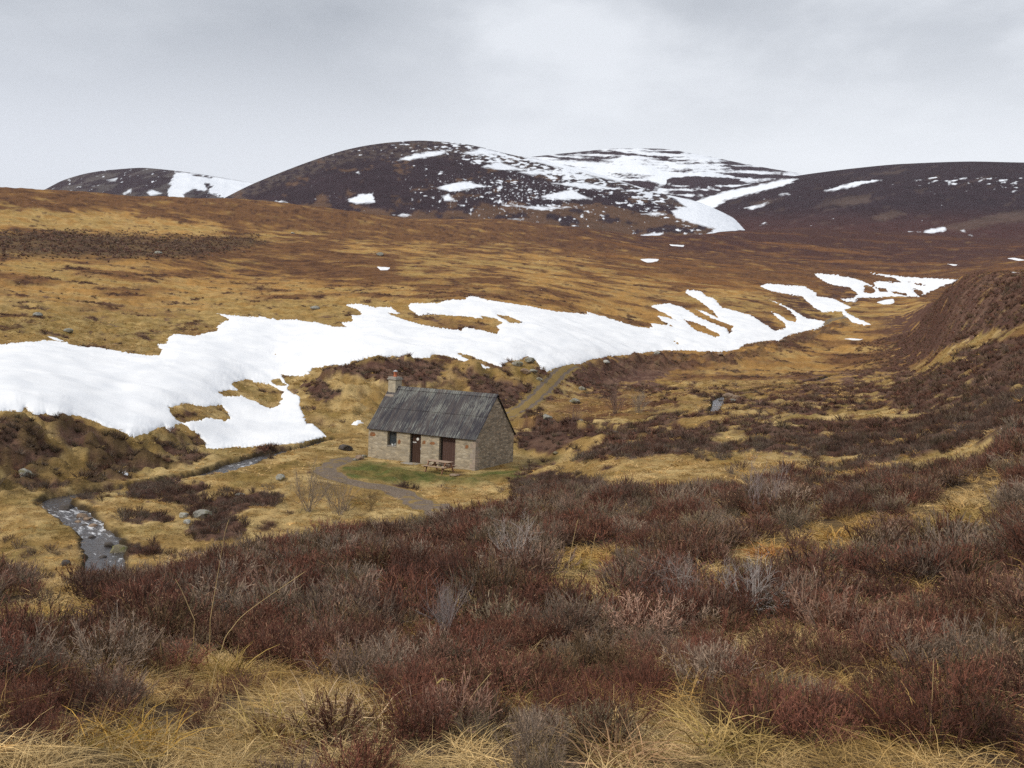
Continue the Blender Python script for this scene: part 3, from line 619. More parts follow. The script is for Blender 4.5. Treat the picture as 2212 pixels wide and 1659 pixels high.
def paint_small(u, v, x, y, R_, sil):
    n = band(u, v, 60, 12, 95, -.3); n_ = band(u, v, 18, 5, 96, -.3)
    C_ = lerp(np.broadcast_to(DARKH * 1.15, u.shape + (3,)), c(.085,.070,.068), E_(sst(-.1, .4, n)))
    s = polys(u + 6 * n_, v + 2 * n_, [[(378,372),(400,372),(440,377),(470,382),(540,393),(600,405),(600,440),(350,440),(362,424),(366,402)]])
    dk = polys(u + 6 * n_, v, [[(396,420),(420,408),(465,420),(480,430),(400,434)],[(415,378),(450,380),(455,384)],[(442,396),(458,400),(450,412)]])
    s = np.where(dk > -3, np.minimum(s, -dk - 1 + 2 * n_), s)
    s = np.maximum(s, polys(u + 3 * n_, v, [[(314,414),(330,410),(350,418),(325,423)],[(262,420),(284,408),(284,413),(268,421)],[(230,390),(254,384),(250,391)]]))
    s = np.maximum(s, (band(u, v, 12, 4, 97, -.2) + .25 * sst(30, 10, v - sil) - 1.0) * 9)
    return C_, np.clip(s, -6, 6)
hill("hill", [(-250,470),(-80,452),(85,414),(140,388),(200,372),(250,366),(320,363),(372,368),(420,374),(470,382),(530,392),(600,405),(760,440),(900,480)], 1500, 3000, 4600, 90, 101, paint_small, 8., 420, 110)
hill("hill", [(900,420),(1000,372),(1100,346),(1140,340),(1250,328),(1350,320),(1420,321),(1500,332),(1600,352),(1700,370),(1800,384),(2000,420),(2200,460)], 1900, 3300, 5200, 120, 111, paint_snowy, 8., 520, 130)
hill("hill", [(1380,520),(1440,470),(1500,434),(1560,411),(1640,394),(1700,383),(1760,374),(1850,363),(1950,354),(2080,349),(2212,351),(2400,352),(2700,370)], 1050, 2500, 4200, 40, 121, paint_right, 6., 640, 150)
hill("hill", [(280,520),(400,470),(480,430),(540,400),(600,375),(680,345),(750,323),(800,313),(850,307),(920,304),(980,308),(1040,318),(1100,333),(1150,342),(1250,364),(1350,394),(1430,418),(1500,434),(1560,458),(1630,497),(1700,540)], 950, 1900, 3300, 40, 131, paint_big, 5., 760, 170)

# ------------------------------------------------------------------ bothy
def stone_mat(name, cols, mortar, sx=2.2, sz=5.5, rust=0., white=0.):
    m, N, L, b = new_mat(name, .95, .1)
    tc = nnode(N, L, 'ShaderNodeTexCoord'); sep = nnode(N, L, 'ShaderNodeSeparateXYZ', {0: tc.outputs['Object']})
    h = math_(N, L, 'ADD', sep.outputs[0], sep.outputs[1])
    wob = noise_t(N, L, tc.outputs['Object'], 2.5, 3)
    cv = nnode(N, L, 'ShaderNodeCombineXYZ', {0: math_(N, L, 'MULTIPLY', h, sx), 1: math_(N, L, 'MULTIPLY', math_(N, L, 'ADD', sep.outputs[2], math_(N, L, 'MULTIPLY', wob, .12)), sz)})
    vo = nnode(N, L, 'ShaderNodeTexVoronoi', {'Vector': cv.outputs[0], 'Scale': 1., 'Randomness': .85})
    ve = nnode(N, L, 'ShaderNodeTexVoronoi', {'Vector': cv.outputs[0], 'Scale': 1., 'Randomness': .85}, feature='DISTANCE_TO_EDGE')
    sc = nnode(N, L, 'ShaderNodeSeparateColor', {0: vo.outputs['Color']})
    base = ramp(N, L, sc.outputs[0], [(i / (len(cols) - 1), q) for i, q in enumerate(cols)])
    blot = noise_t(N, L, tc.outputs['Object'], 3.5, 6, .7)
    base = mixc(N, L, nnode(N, L, 'ShaderNodeMapRange', {0: blot, 1: .35, 2: .7, 3: .08, 4: .6}).outputs[0], base, mortar)
    e = nnode(N, L, 'ShaderNodeMapRange', {0: ve.outputs[0], 1: .02, 2: .12, 3: .75, 4: 0.}).outputs[0]
    base = mixc(N, L, e, base, tuple(q * .8 for q in mortar))
    if rust: base = mixc(N, L, nnode(N, L, 'ShaderNodeMapRange', {0: math_(N, L, 'MULTIPLY', sc.outputs[1], math_(N, L, 'ADD', blot, .5)), 1: 1.0 - rust, 2: 1.05 - rust}).outputs[0], base, (.26,.085,.025))
    wn = noise_t(N, L, tc.outputs['Object'], 6., 5, .7)
    if white: base = mixc(N, L, nnode(N, L, 'ShaderNodeMapRange', {0: wn, 1: .64, 2: .72, 4: white}).outputs[0], base, (.55,.53,.48))
    base = mixc(N, L, nnode(N, L, 'ShaderNodeMapRange', {0: wn, 1: .42, 2: .28, 4: .5}).outputs[0], base, (.10,.09,.075))
    L.new(base, b.inputs['Base Color'])
    bump(N, L, b, math_(N, L, 'ADD', math_(N, L, 'MULTIPLY', ve.outputs[0], .6), math_(N, L, 'MULTIPLY', wn, .7)), .7, .04)
    return m
M_FRONT = stone_mat("pointed_stone", [(.17,.135,.095), (.36,.295,.205), (.46,.385,.275), (.23,.195,.15), (.52,.45,.34)], (.37,.32,.24), 2.6, 7.5, .0, .8)
M_GABLE = stone_mat("rubble_stone", [(.15,.12,.09), (.38,.30,.215), (.52,.43,.32), (.22,.185,.145), (.42,.31,.21)], (.23,.195,.15), 3.0, 9., 0., .55)
M_QUOIN = stone_mat("dressed_quoin", [(.34,.25,.19), (.38,.30,.24), (.30,.26,.22)], (.33,.28,.23), 1., 2.)
M_CHIM = stone_mat("chimney_stone", [(.40,.34,.24), (.46,.40,.29), (.33,.29,.22)], (.40,.35,.27), 2., 3.5, 0., .5)
def wood(name, ca, cb, s=1.):
    m, N, L, b = new_mat(name, .8, .2)
    tc = nnode(N, L, 'ShaderNodeTexCoord')
    n = noise_t(N, L, mapping(N, L, tc.outputs['Object'], (9 * s, 9 * s, .8 * s)), 2., 5, .65)
    L.new(ramp(N, L, n, [(.3, ca), (.7, cb)]), b.inputs['Base Color']); bump(N, L, b, n, .4, .02); return m
M_DOOR = wood("dark_brown_door", (.040,.022,.016), (.075,.040,.027)); M_BARN = wood("weathered_planks", (.060,.032,.026), (.12,.072,.058))
M_TABLE = wood("grey_bench_wood", (.24,.16,.11), (.40,.30,.22)); M_TLEG = wood("red_brown_bench_wood", (.20,.095,.055), (.30,.16,.10))
def flat(name, col, rough=.8, spec=.2):
    m, N, L, b = new_mat(name, rough, spec)
    tc = nnode(N, L, 'ShaderNodeTexCoord'); n = noise_t(N, L, tc.outputs['Object'], 12., 4, .6)
    L.new(ramp(N, L, n, [(.3, tuple(q * .75 for q in col)), (.7, tuple(min(1, q * 1.15) for q in col))]), b.inputs['Base Color']); return m
M_DARK = flat("dark_reveal", (.045,.035,.028)); M_WHITE = flat("white_paint", (.8,.8,.78)); M_POT = flat("terracotta", (.42,.14,.07)); M_METAL = flat("grey_metal", (.45,.46,.48), .4, .5)
M_SLAB = flat("grey_slab", (.32,.29,.25)); M_FRAME = flat("old_window_frame", (.16,.13,.10))
m, N, L, b = new_mat("window_glass", .08, .6); b.inputs['Base Color'].default_value = (.035,.045,.055,1); M_GLASS = m
# corrugated roof with lichen streaks down the slope
m, N, L, b = new_mat("corrugated_sheeting", .75, .25)
tc = nnode(N, L, 'ShaderNodeTexCoord'); ob = tc.outputs['Object']
st = noise_t(N, L, mapping(N, L, ob, (26., 1.1, 1.1)), 1., 4, .75); st2 = noise_t(N, L, mapping(N, L, ob, (5., .5, .5)), 1.3, 3, .6); pa = noise_t(N, L, ob, .55, 4, .65)
k1 = nnode(N, L, 'ShaderNodeMapRange', {0: math_(N, L, 'ADD', st, math_(N, L, 'MULTIPLY', math_(N, L, 'SUBTRACT', pa, .5), .55)), 1: .505, 2: .64, 4: .8}).outputs[0]
sh = nnode(N, L, 'ShaderNodeTexNoise', {'Vector': mapping(N, L, ob, (1.1, .02, .02)), 'Scale': 1.}).outputs['Fac']
base = mixc(N, L, nnode(N, L, 'ShaderNodeMapRange', {0: math_(N, L, 'ADD', sh, math_(N, L, 'MULTIPLY', math_(N, L, 'SUBTRACT', st2, .5), .6)), 1: .4, 2: .6}).outputs[0], (.036,.033,.040), (.066,.058,.060))
base = mixc(N, L, k1, base, (.27,.28,.245))
wv = nnode(N, L, 'ShaderNodeTexWave', {'Vector': ob, 'Scale': 1.85, 'Distortion': 0.}, wave_type='BANDS', bands_direction='X')
base = mixc(N, L, math_(N, L, 'MULTIPLY', nnode(N, L, 'ShaderNodeMapRange', {0: st2, 1: .5, 2: .7}).outputs[0], .35), base, (.10,.07,.055))
L.new(base, b.inputs['Base Color']); M_ROOF = m

bo = empty("stone_bothy", (BX, BY, BZ), -BTH, "small stone bothy with dark corrugated roof and two brown doors standing on the green flat", "bothy")
T = .45
w1, w2, d1, d2, e1, e2 = -BL + 1.63, -BL + 2.43, -BL + 3.55, -BL + 4.46, -BL + 5.95, -BL + 7.25
mb = MB()
for x0, x1, z0, z1 in ((-BL, w1, -.5, BH), (w1, w2, -.5, 1.0), (w2, d1, -.5, BH), (d1, d2, -.5, .04), (d2, e1, -.5, BH), (e1, e2, -.5, .04), (e2, 0, -.5, BH)): mb.box(x0, x1, 0, T, z0, z1)
mb.box(w1, w2, 0, T, 2.0, BH); mb.box(d1, d2, 0, T, 2.02, BH); mb.box(e1, e2, 0, T, 2.0, BH)
mb.build("front_wall", M_FRONT, bo)
M_RUST = stone_mat("rusty_stone", [(.20,.070,.026), (.27,.105,.042), (.17,.07,.035)], (.26,.15,.08), 2., 3.)
for x0, x1, z0, z1 in ((.06, .62, 1.50, 1.80), (2.52, 2.78, 1.18, 1.50), (4.55, 4.86, 1.36, 1.62), (5.16, 5.62, 1.40, 1.60), (8.0, 8.28, 1.40, 1.64)):
    w_2 = x1 - x0; h_2 = z1 - z0; x0 -= BL
    MB().prism([(x0, z0 + h_2 * .2), (x0 + w_2 * .3, z0), (x0 + w_2 * .85, z0 + h_2 * .12), (x0 + w_2, z0 + h_2 * .55), (x0 + w_2 * .8, z1), (x0 + w_2 * .25, z1 - h_2 * .08)], 'y', -.006, .05).build("rusty_stone", M_RUST, bo)
mb = MB(); mb.box(-BL, 0, BW - T, BW, -.5, BH); mb.build("back_wall", M_GABLE, bo)
gz = lambda y: BH + (BR - BH) * (1 - abs(y - BW / 2) / (BW / 2))
for x0, x1 in ((-T, .003), (-BL - .003, -BL + T)):
    MB().prism([(.003, -.5), (BW - .003, -.5), (BW - .003, BH), (BW / 2, BR), (.003, BH)], 'x', x0, x1).build("gable_wall", M_GABLE, bo)
mb = MB()
for i in range(7):
    z0 = -.2 + i * .33; a = .42 if i % 2 else .24; mb.box(-a, .012, -.012, .30 if i % 2 else .5, z0, z0 + .32)
mb.build("quoin", M_QUOIN, bo, bevel=.015)
# roof: two corrugated slopes, two rows of sheets each
pitch = math.atan2(BR - BH, BW / 2); sl = math.hypot(BR - BH, BW / 2)
for sgn in (0, 1):
    xs = np.arange(-BL - .06, .10, .018); cor = .016 * np.sin(xs * 2 * math.pi / .135)
    V_, F_ = [], []
    for s0, s1, lift in ((-.16, sl * .53, .075), (sl * .49, sl + .01, .10)):
        ss = np.linspace(s0, s1, 5)
        for lay in (0, -.03):
            g2 = np.zeros((len(xs), 5, 3)); nrm_ = lift + lay + cor[:, None]
            yy = ss[None] * math.cos(pitch) - nrm_ * math.sin(pitch); zz_ = BH + ss[None] * math.sin(pitch) + nrm_ * math.cos(pitch)
            g2[..., 0] = xs[:, None]; g2[..., 1] = yy if sgn == 0 else BW - yy; g2[..., 2] = zz_
            F_.append(grid_faces(len(xs), 5) + sum(len(q) for q in V_)); V_.append(g2.reshape(-1, 3))
    ro = mesh_obj("roof_slope", np.concatenate(V_), np.concatenate(F_), M_ROOF, parent=bo)
MB().prism([(BW / 2 - .20, BR - .02), (BW / 2, BR + .20), (BW / 2 + .20, BR - .02), (BW / 2, BR + .14)], 'x', -BL + .62, .09).build("ridge_cap", M_ROOF, bo)
ch = MB().box(-BL + .0, -BL + .66, BW / 2 - .36, BW / 2 + .36, BR - .75, BR + .62).build("chimney", M_CHIM, bo, bevel=.02)
MB().box(-BL - .07, -BL + .73, BW / 2 - .43, BW / 2 + .43, BR + .622, BR + .70).box(-BL - .01, -BL + .67, BW / 2 - .37, BW / 2 + .37, BR + .702, BR + .82).build("chimney_cap", M_SLAB, ch, bevel=.012)
MB().box(-BL - .03, -BL + .70, BW / 2 - .62, BW / 2 + .0, BR - .60, BR - .40).build("flashing", M_QUOIN, ch, bevel=.02)
MB().lathe((-BL + .34, BW / 2, BR + .82), [(.13, 0), (.15, .02), (.125, .05), (.115, .26), (.135, .28), (.135, .32), (.10, .32)]).build("chimney_pot", M_POT, ch, smooth=True)
MB().lathe((-BL + .34, BW / 2, BR + 1.14), [(.02, 0), (.02, .05), (.18, .055), (.16, .075), (.03, .15)]).build("chimney_cowl", M_METAL, ch, smooth=True)
# window
fr_ = MB().box(w1, w1 + .07, .16, .24, 1.0, 2.0).box(w2 - .07, w2, .16, .24, 1.0, 2.0).box(w1 + .07, w2 - .07, .16, .24, 1.0, 1.06).box(w1 + .07, w2 - .07, .16, .24, 1.93, 2.0).build("window_frame", M_FRAME, bo)
MB().box(w1 + .07, w2 - .07, .20, .215, 1.06, 1.93).build("pane", M_GLASS, fr_)
MB().box(w1 - .02, w2 + .02, -.04, .16, .95, 1.004).build("sill", M_SLAB, fr_, bevel=.01)
for (px, h_, lab) in ((.36, .17, "white bottle of middle height standing leftmost on the bothy's window sill"), (.44, .12, "shortest white bottle on the bothy's window sill, between two taller ones"), (.62, .20, "tallest white bottle standing rightmost on the bothy's window sill")):
    o = MB().lathe((0, 0, 0), [(.035, 0), (.035, h_ * .6), (.015, h_ * .75), (.015, h_)], 10).build("bottle", M_WHITE, smooth=True, label=lab, cat="bottle", group="bottles on the window sill")
    o.location = (*bworld(w1 + px, .09), BZ + 1.006)
# doors
dr = MB().box(d1 + .08, d2 - .03, .20, .25, .05, 1.97)
dr = dr.build("door", M_DOOR, bo, bevel=.004)
mb = MB()
for i in range(5): mb.box(d1 + .085 + i * .158, d1 + .085 + i * .158 + .152, .185, .199, .06, 1.96)
mb.build("door_board", M_DOOR, dr, bevel=.004)
MB().box(d1, d1 + .08, .14, .26, .04, 2.02).box(d2 - .03, d2, .14, .26, .04, 2.02).box(d1 + .08, d2 - .03, .14, .26, 1.97, 2.02).build("door_frame", M_DARK, bo)
dc = [(d1 + .52 + .10 * math.cos(2 * math.pi * k_ / 20), 1.64 + .10 * math.sin(2 * math.pi * k_ / 20)) for k_ in range(20)]
MB().prism(dc, 'y', .172, .184).build("round_sign", M_WHITE, dr)
MB().prism([(d1 + .52 + .035 * math.cos(2.1 * k_), 1.645 + .035 * math.sin(2.1 * k_)) for k_ in range(3)], 'y', .168, .171).build("sign_mark", M_DARK, dr)
nt = MB().box(d1 + .13, d1 + .41, .174, .184, 1.37, 1.435).build("notice_plate", M_WHITE, dr)
mb = MB()
for i in range(9): mb.box(d1 + .15 + i * .027, d1 + .15 + i * .027 + (.012, .019, .015)[i % 3], .171, .1735, 1.392, 1.41)
mb.build("lettering", M_DARK, nt)
MB().box(d2 - .14, d2 - .11, .15, .184, .95, 1.08).build("handle", M_METAL, dr)
bd = MB().box(e1 + .10, e2 - .02, .27, .31, .05, 1.97).build("barn_door", M_BARN, bo)
mb = MB()
for i in range(8): mb.box(e1 + .105 + i * .147, e1 + .105 + i * .147 + .140, .25, .269, .055, 1.96)
mb.build("plank", M_BARN, bd, bevel=.004)
MB().box(e1, e1 + .10, .20, .34, .04, 2.0).box(e1 + .10, e2, .20, .34, 1.972, 2.0).build("door_frame", M_DARK, bo)
MB().box(e1 - .25, e2 + .3, -.015, .1, 1.995, 2.075).build("lintel", M_DARK, bo)
# step slab before the door
p = bworld(d1 + .4, -.38)
MB().box(-.62, .62, -.3, .3, -.12, .05).build("door_step", M_SLAB, bo, bevel=.02).location = (d1 + .35, -.32, .0)

# ------------------------------------------------------------------ picnic table
pt = hit(949, 1021); tx, ty = pt[0], pt[1]; tz = float(H(np.array([tx]), np.array([ty]))[0])
tb = empty("picnic_table", (tx, ty, tz), -BTH, "weathered wooden picnic table with attached benches in front of the bothy's doors", "picnic table")
TL = 1.72
mb = MB()
for i in range(5): mb.box(-TL / 2, TL / 2, -.34 + i * .138, -.34 + i * .138 + .126, .70, .74)
mb.build("table_top", M_TABLE, tb, bevel=.005)
for sgn in (-1, 1):
    mb = MB()
    for q in (0, 1): mb.box(-TL / 2, TL / 2, sgn * (.56 + q * .13) - .06, sgn * (.56 + q * .13) + .06, .42, .455)
    mb.build("bench_seat", M_TABLE, tb, bevel=.005)
for sx_ in (-1, 1):
    x = sx_ * (TL / 2 - .22)
    for sgn in (-1, 1):
        MB().bar((x, sgn * .26, .70), (x, sgn * .70, -.02), .09, .045, (1, 0, 0)).build("leg", M_TLEG, tb)
    MB().box(x + sx_ * .025, x + sx_ * .065, -.72, .72, .34, .418).build("seat_bearer", M_TLEG, tb)
    MB().box(x + sx_ * .025, x + sx_ * .065, -.33, .33, .62, .698).build("top_bearer", M_TLEG, tb)
    MB().bar((x, 0, .38), (x - sx_ * .42, 0, .69), .07, .04).build("brace", M_TLEG, tb)
# ------------------------------------------------------------------ plants: thin tapering strips
m, N, L, b = new_mat("plant_stems", .9, .08)
att = nnode(N, L, 'ShaderNodeAttribute', attribute_name='Col'); L.new(att.outputs['Color'], b.inputs['Base Color'])
M_PLANT = m
def strips(P, w, C):
    """P [n,m,3] centre lines, w [n,m] widths, C [n,m,k] colour weights -> vertices, quads, weights"""
    n, mm, _ = P.shape
    t = np.gradient(P, axis=1); rv = rng.normal(size=(n, 1, 3)); s = np.cross(t, np.broadcast_to(rv, t.shape))
    s /= np.linalg.norm(s, axis=2, keepdims=True) + 1e-9
    Vv = np.stack([P - s * w[..., None] / 2, P + s * w[..., None] / 2], 2).reshape(-1, 3)
    i = (np.arange(n)[:, None] * mm + np.arange(mm - 1)[None]) * 2
    Fq = np.stack([i, i + 1, i + 3, i + 2], -1).reshape(-1, 4)
    return Vv, Fq, np.repeat(C.reshape(n * mm, -1), 2, 0)
def join(parts):
    o = 0; V_, F_, C_ = [], [], []
    for v_, f_, c_ in parts: V_.append(v_); F_.append(f_ + o); C_.append(c_); o += len(v_)
    return np.concatenate(V_), np.concatenate(F_), np.concatenate(C_)
def dirs(n, tilt0, tilt1, pw=.6):
    a = rng.uniform(0, 2 * np.pi, n); t = tilt0 + (tilt1 - tilt0) * rng.random(n) ** pw
    return np.stack([np.cos(a) * np.sin(t), np.sin(a) * np.sin(t), np.cos(t)], 1)
def heather_proto(nst, nsp, width, leaf=0, seg=3, R=.34, Hh=.46):
    """stems splaying from a woody base, each ending in several brushy upright sprigs; weights: wood, foliage, dead flower"""
    d = dirs(nst, .05, 1.15); ln = rng.uniform(.6, 1., nst) * np.where(d[:, 2] > .5, Hh, R * 1.05)
    base = d * [[.15, .15, 0]] * rng.random((nst, 1)); parts = []
    tt = np.linspace(0, 1, seg)[None, :, None]
    P = base[:, None] + d[:, None] * ln[:, None, None] * tt * .75 + np.array([0, 0, .10])[None, None] * tt ** 2 * .8
    if nsp > 1:
        w = np.linspace(1, .6, seg)[None] * width * 1.0 * np.ones((nst, 1)); C = np.zeros((nst, seg, 3)); C[..., 0] = 1
        parts.append(strips(P, w, C))
        k = nst * nsp; par = np.repeat(np.arange(nst), nsp); f0 = rng.uniform(.35, 1., k)
        st = base[par] + d[par] * (ln[par] * f0 * .75)[:, None]; st[:, 2] += .08 * f0 ** 2
        dd = d[par] * .75 + rng.normal(size=(k, 3)) * .42; dd[:, 2] += .50; dd /= np.linalg.norm(dd, axis=1, keepdims=True)
        sl_ = rng.uniform(.05, .13, k)
    else:
        k = nst; st = base; dd = d + [[0, 0, .2]]; dd /= np.linalg.norm(dd, axis=1, keepdims=True); sl_ = ln
    bend = rng.normal(size=(k, 3)) * .12
    Q = st[:, None] + dd[:, None] * (sl_[:, None, None] * tt) + bend[:, None] * (sl_[:, None, None] * tt ** 2)
    w = np.interp(np.linspace(0, 1, seg), [0, .5, 1], [.8, 1.25, .35])[None] * width * rng.uniform(.7, 1.5, (k, 1))
    C = np.zeros((k, seg, 3)); fl = (rng.random(k) < .16)[:, None] * np.linspace(-.3, 1, seg)[None].clip(0, 1) * .9
    f = np.linspace(.3, 1, seg)[None] * (1 - fl) * np.ones((k, 1)); C[..., 1] = f; C[..., 2] = fl; C[..., 0] = 1 - f - fl  # sprig bases blend to dark wood, painting shade inside the bush
    parts.append(strips(Q, w, C))
    if leaf:                                                                   # short side shoots along each sprig
        par = np.repeat(np.arange(k), leaf); q = rng.uniform(.2, 1., k * leaf)
        s0 = st[par] + dd[par] * (sl_[par] * q)[:, None] + bend[par] * (sl_[par] * q ** 2)[:, None]
        d2 = dd[par] * .9 + rng.normal(size=(k * leaf, 3)) * .5; d2 /= np.linalg.norm(d2, axis=1, keepdims=True)
        S = s0[:, None] + d2[:, None] * (rng.uniform(.012, .035, k * leaf)[:, None, None] * np.array([0, 1.])[None, :, None])
        C2 = np.zeros((k * leaf, 2, 3)); isf = (rng.random(k * leaf) < .20); C2[isf, :, 2] = 1; C2[~isf, :, 1] = 1
        parts.append(strips(S, np.array([[1.3, .5]]) * width * np.ones((k * leaf, 1)), C2))
    return join(parts)
def grass_proto(n, width, seg=4, ln=(.25, .6), rad=.12, droop=.9, tilt=.75):
    d = dirs(n, .05, tilt, .8); l = rng.uniform(*ln, n); a = rng.uniform(0, 2 * np.pi, n); r = rad * np.sqrt(rng.random(n))
    base = np.stack([np.cos(a) * r, np.sin(a) * r, np.zeros(n) - .03], 1); tt = np.linspace(0, 1, seg)[None, :, None]
    dr = rng.uniform(.2, 1, n) * droop
    out = np.concatenate([d[:, :2], np.zeros((n, 1))], 1); out /= np.linalg.norm(out, axis=1, keepdims=True) + 1e-6
    P = base[:, None] + d[:, None] * (l[:, None, None] * tt) + (out * .55 + [[0, 0, -.6]])[:, None] * (dr * l)[:, None, None] * tt ** 2.4
    P[..., 2] = np.maximum(P[..., 2], .01 + .03 * rng.random((n, 1)))
    w = np.interp(np.linspace(0, 1, seg), [0, .4, 1], [1, .85, .2])[None] * width * rng.uniform(.6, 1.4, (n, 1))
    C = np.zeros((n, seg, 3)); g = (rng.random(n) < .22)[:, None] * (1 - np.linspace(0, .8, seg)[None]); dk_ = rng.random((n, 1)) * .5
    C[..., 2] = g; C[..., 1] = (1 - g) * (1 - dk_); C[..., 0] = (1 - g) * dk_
    return strips(P, w, C)
def scatter(protos, x, y, z, sc, cols, zs_=None):
    """cols: [n,3,3] wood/foliage/flower colours for each plant"""
    pi = rng.integers(0, len(protos), len(x)); V_, F_, C_ = [], [], []; o = 0
    for k, (pv, pf, pc) in enumerate(protos):
        q = np.where(pi == k)[0]
        if not len(q): continue
        a = rng.uniform(0, 2 * np.pi, len(q)); ca, sa = np.cos(a), np.sin(a); s = sc[q]; sz = s * (1 if zs_ is None else zs_[q])
        vx = (pv[None, :, 0] * ca[:, None] - pv[None, :, 1] * sa[:, None]) * s[:, None] + x[q][:, None]
        vy = (pv[None, :, 0] * sa[:, None] + pv[None, :, 1] * ca[:, None]) * s[:, None] + y[q][:, None]
        vz = pv[None, :, 2] * sz[:, None] + z[q][:, None]
        V_.append(np.stack([vx, vy, vz], -1).reshape(-1, 3).astype(np.float32))
        F_.append((pf[None] + (np.arange(len(q)) * len(pv))[:, None, None]).reshape(-1, 4) + o); o += len(q) * len(pv)
        C_.append(np.einsum('vk,nkc->nvc', pc, cols[q]).reshape(-1, 3).astype(np.float32))
    return np.concatenate(V_), np.concatenate(F_), np.concatenate(C_)
AZL = math.radians(30)
def rnd_polar(r0, r1, dens):
    A_ = math.radians(60 if r1 < 13 else 47 if r1 < 31 else 40 if r1 < 63 else 33)
    n = int(A_ * (r1 * r1 - r0 * r0) * dens); a = rng.uniform(-A_, A_, n); a = a[(np.abs(a) < AZL) | (rng.random(n) < .6)]; n = len(a); r = np.sqrt(rng.uniform(r0 * r0, r1 * r1, n))
    return np.sin(a) * r, np.cos(a) * r
FREE = (sst(.08, .3, dbox) * sst(.5, 1.2, TD) * sst(1.0, 1.25, SD / np.maximum(SLw[SI], .1)) * (SNOW < -.5)).astype(float)
tdx = np.hypot(GX - tx, GY - ty); FREE *= sst(.8, 1.6, tdx)
GREEN = LAWN * (RR > 50)
def mixcol(*cw):
    t = sum(w for _, w in cw); return sum(np.array(q)[None] * (w / t)[:, None] for q, w in cw)
def heather_cols(x, y):
    r = np.hypot(x, y); a1 = fbm(x / 1.6, y / 1.6, 3, 141); a2 = fbm(x / 4.5, y / 4.5, 2, 142); n = len(x); j = rng.normal(size=n)
    u, v = proj(x, y, H(x, y))
    mid = sst(15, 25, r)
    grey = sst(.05, .45, a1 * .9 + .22 * j + .24 * mid * (1 - sst(1500, 2000, u)) - .05 + .2 * sst(60, 25, np.abs(r - 14)) * 0)
    dark = sst(.0, .5, a2 + .2 * j + .25 * sst(1200, 1900, u) * (r < 19))
    fol = mixcol(((.180,.074,.050), (1 - grey) * (1 - dark) + 1e-3), ((.098,.046,.033), (1 - grey) * dark), ((.28,.205,.150), grey * .85))
    farc = np.where((r > 38)[:, None], mixcol(((.118,.062,.044), 1.1 - dark), ((.150,.098,.074), dark + .1 * j.clip(0, 1))), fol)
    farc = farc * (1 + .3 * sst(100, 140, r))[:, None]; fol = lerp(fol, farc, sst(34, 46, r)[:, None])
    bank_ = bil(lb, x, y); fol = lerp(fol, np.array([[.095,.070,.040]]), (bank_ * .6)[:, None])
    kind = rng.random(n) + .25 * a1
    fol = lerp(fol, np.array([[.115,.090,.042]]), ((kind > .80) * .7)[:, None]); fol = lerp(fol, np.array([[.20,.075,.045]]), ((kind < .14) * .45)[:, None])
    fol = fol * np.exp(rng.normal(0, .26, (n, 1)))
    wood = lerp(np.array([[.070,.050,.040]]), np.array([[.19,.155,.125]]), (grey ** 1.5)[:, None]) * np.exp(rng.normal(0, .15, (n, 1)))  # brown stems, coloured darker to stand in for shade within the bushes
    flw = np.broadcast_to(np.array([[.36,.22,.13]]), (n, 3)) * np.exp(rng.normal(0, .2, (n, 1)))
    flw = lerp(fol * 1.25, flw, (sst(-.1, .3, fbm(x / 2.3, y / 2.3, 2, 143)) * (r < 34))[:, None])
    return np.stack([wood, fol, flw], 1)
def grass_cols(x, y):
    n = len(x); r = np.hypot(x, y); a1 = fbm(x / 2.2, y / 2.2, 3, 151); j = rng.normal(size=n) * .2
    straw = mixcol(((.62,.445,.215), sst(-.5, .4, a1 + j) + .05), ((.46,.28,.09), sst(.4, -.4, a1 + j) + .02))
    straw = lerp(straw, np.array([[.30,.215,.075]]), (.7 * sst(.1, .5, fbm(x / 6, y / 6, 2, 152)))[:, None] * (r > 12)[:, None])
    straw = lerp(straw, straw * np.array([[.84,.80,.76]]), sst(32, 50, r)[:, None])
    gm = bil(GREEN, x, y); straw = lerp(straw, np.array([[.095,.105,.028]]), (gm * .85)[:, None])
    straw = lerp(straw, np.array([[.27,.19,.07]]), (.6 * bil(lb, x, y))[:, None])
    straw = straw * np.exp(rng.normal(0, .25, (n, 1)))
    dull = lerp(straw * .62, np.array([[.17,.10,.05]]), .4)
    gr = lerp(np.broadcast_to(np.array([[.25,.175,.05]]), (n, 3)), straw, (.4 + sst(10, 16, r) * .4)[:, None])
    return np.stack([dull, straw, gr], 1)
hp0 = [heather_proto(40, 11, .0036, 3, 3) for _ in range(7)]
hp1 = [heather_proto(36, 9, .0054, 1, 3) for _ in range(7)]
hp2 = [heather_proto(24, 5, .0105, 0, 2, .38, .36) for _ in range(7)]
hp3 = [heather_proto(34, 1, .032, 0, 2, .46, .36) for _ in range(6)]
hp4 = [heather_proto(12, 1, .13, 0, 2, .6, .45) for _ in range(6)]
gp0 = [grass_proto(80, .0029, 5, (.12, .36), .15, 1.2, 1.25) for _ in range(6)]
gp1 = [grass_proto(50, .0065, 4, (.16, .42), .15, 1.1, 1.1) for _ in range(6)]
gp2 = [grass_proto(22, .016, 3, (.18, .42), .2) for _ in range(6)]
gp3 = [grass_proto(9, .06, 3, (.15, .36), .3) for _ in range(5)]
HP, GP = [], []
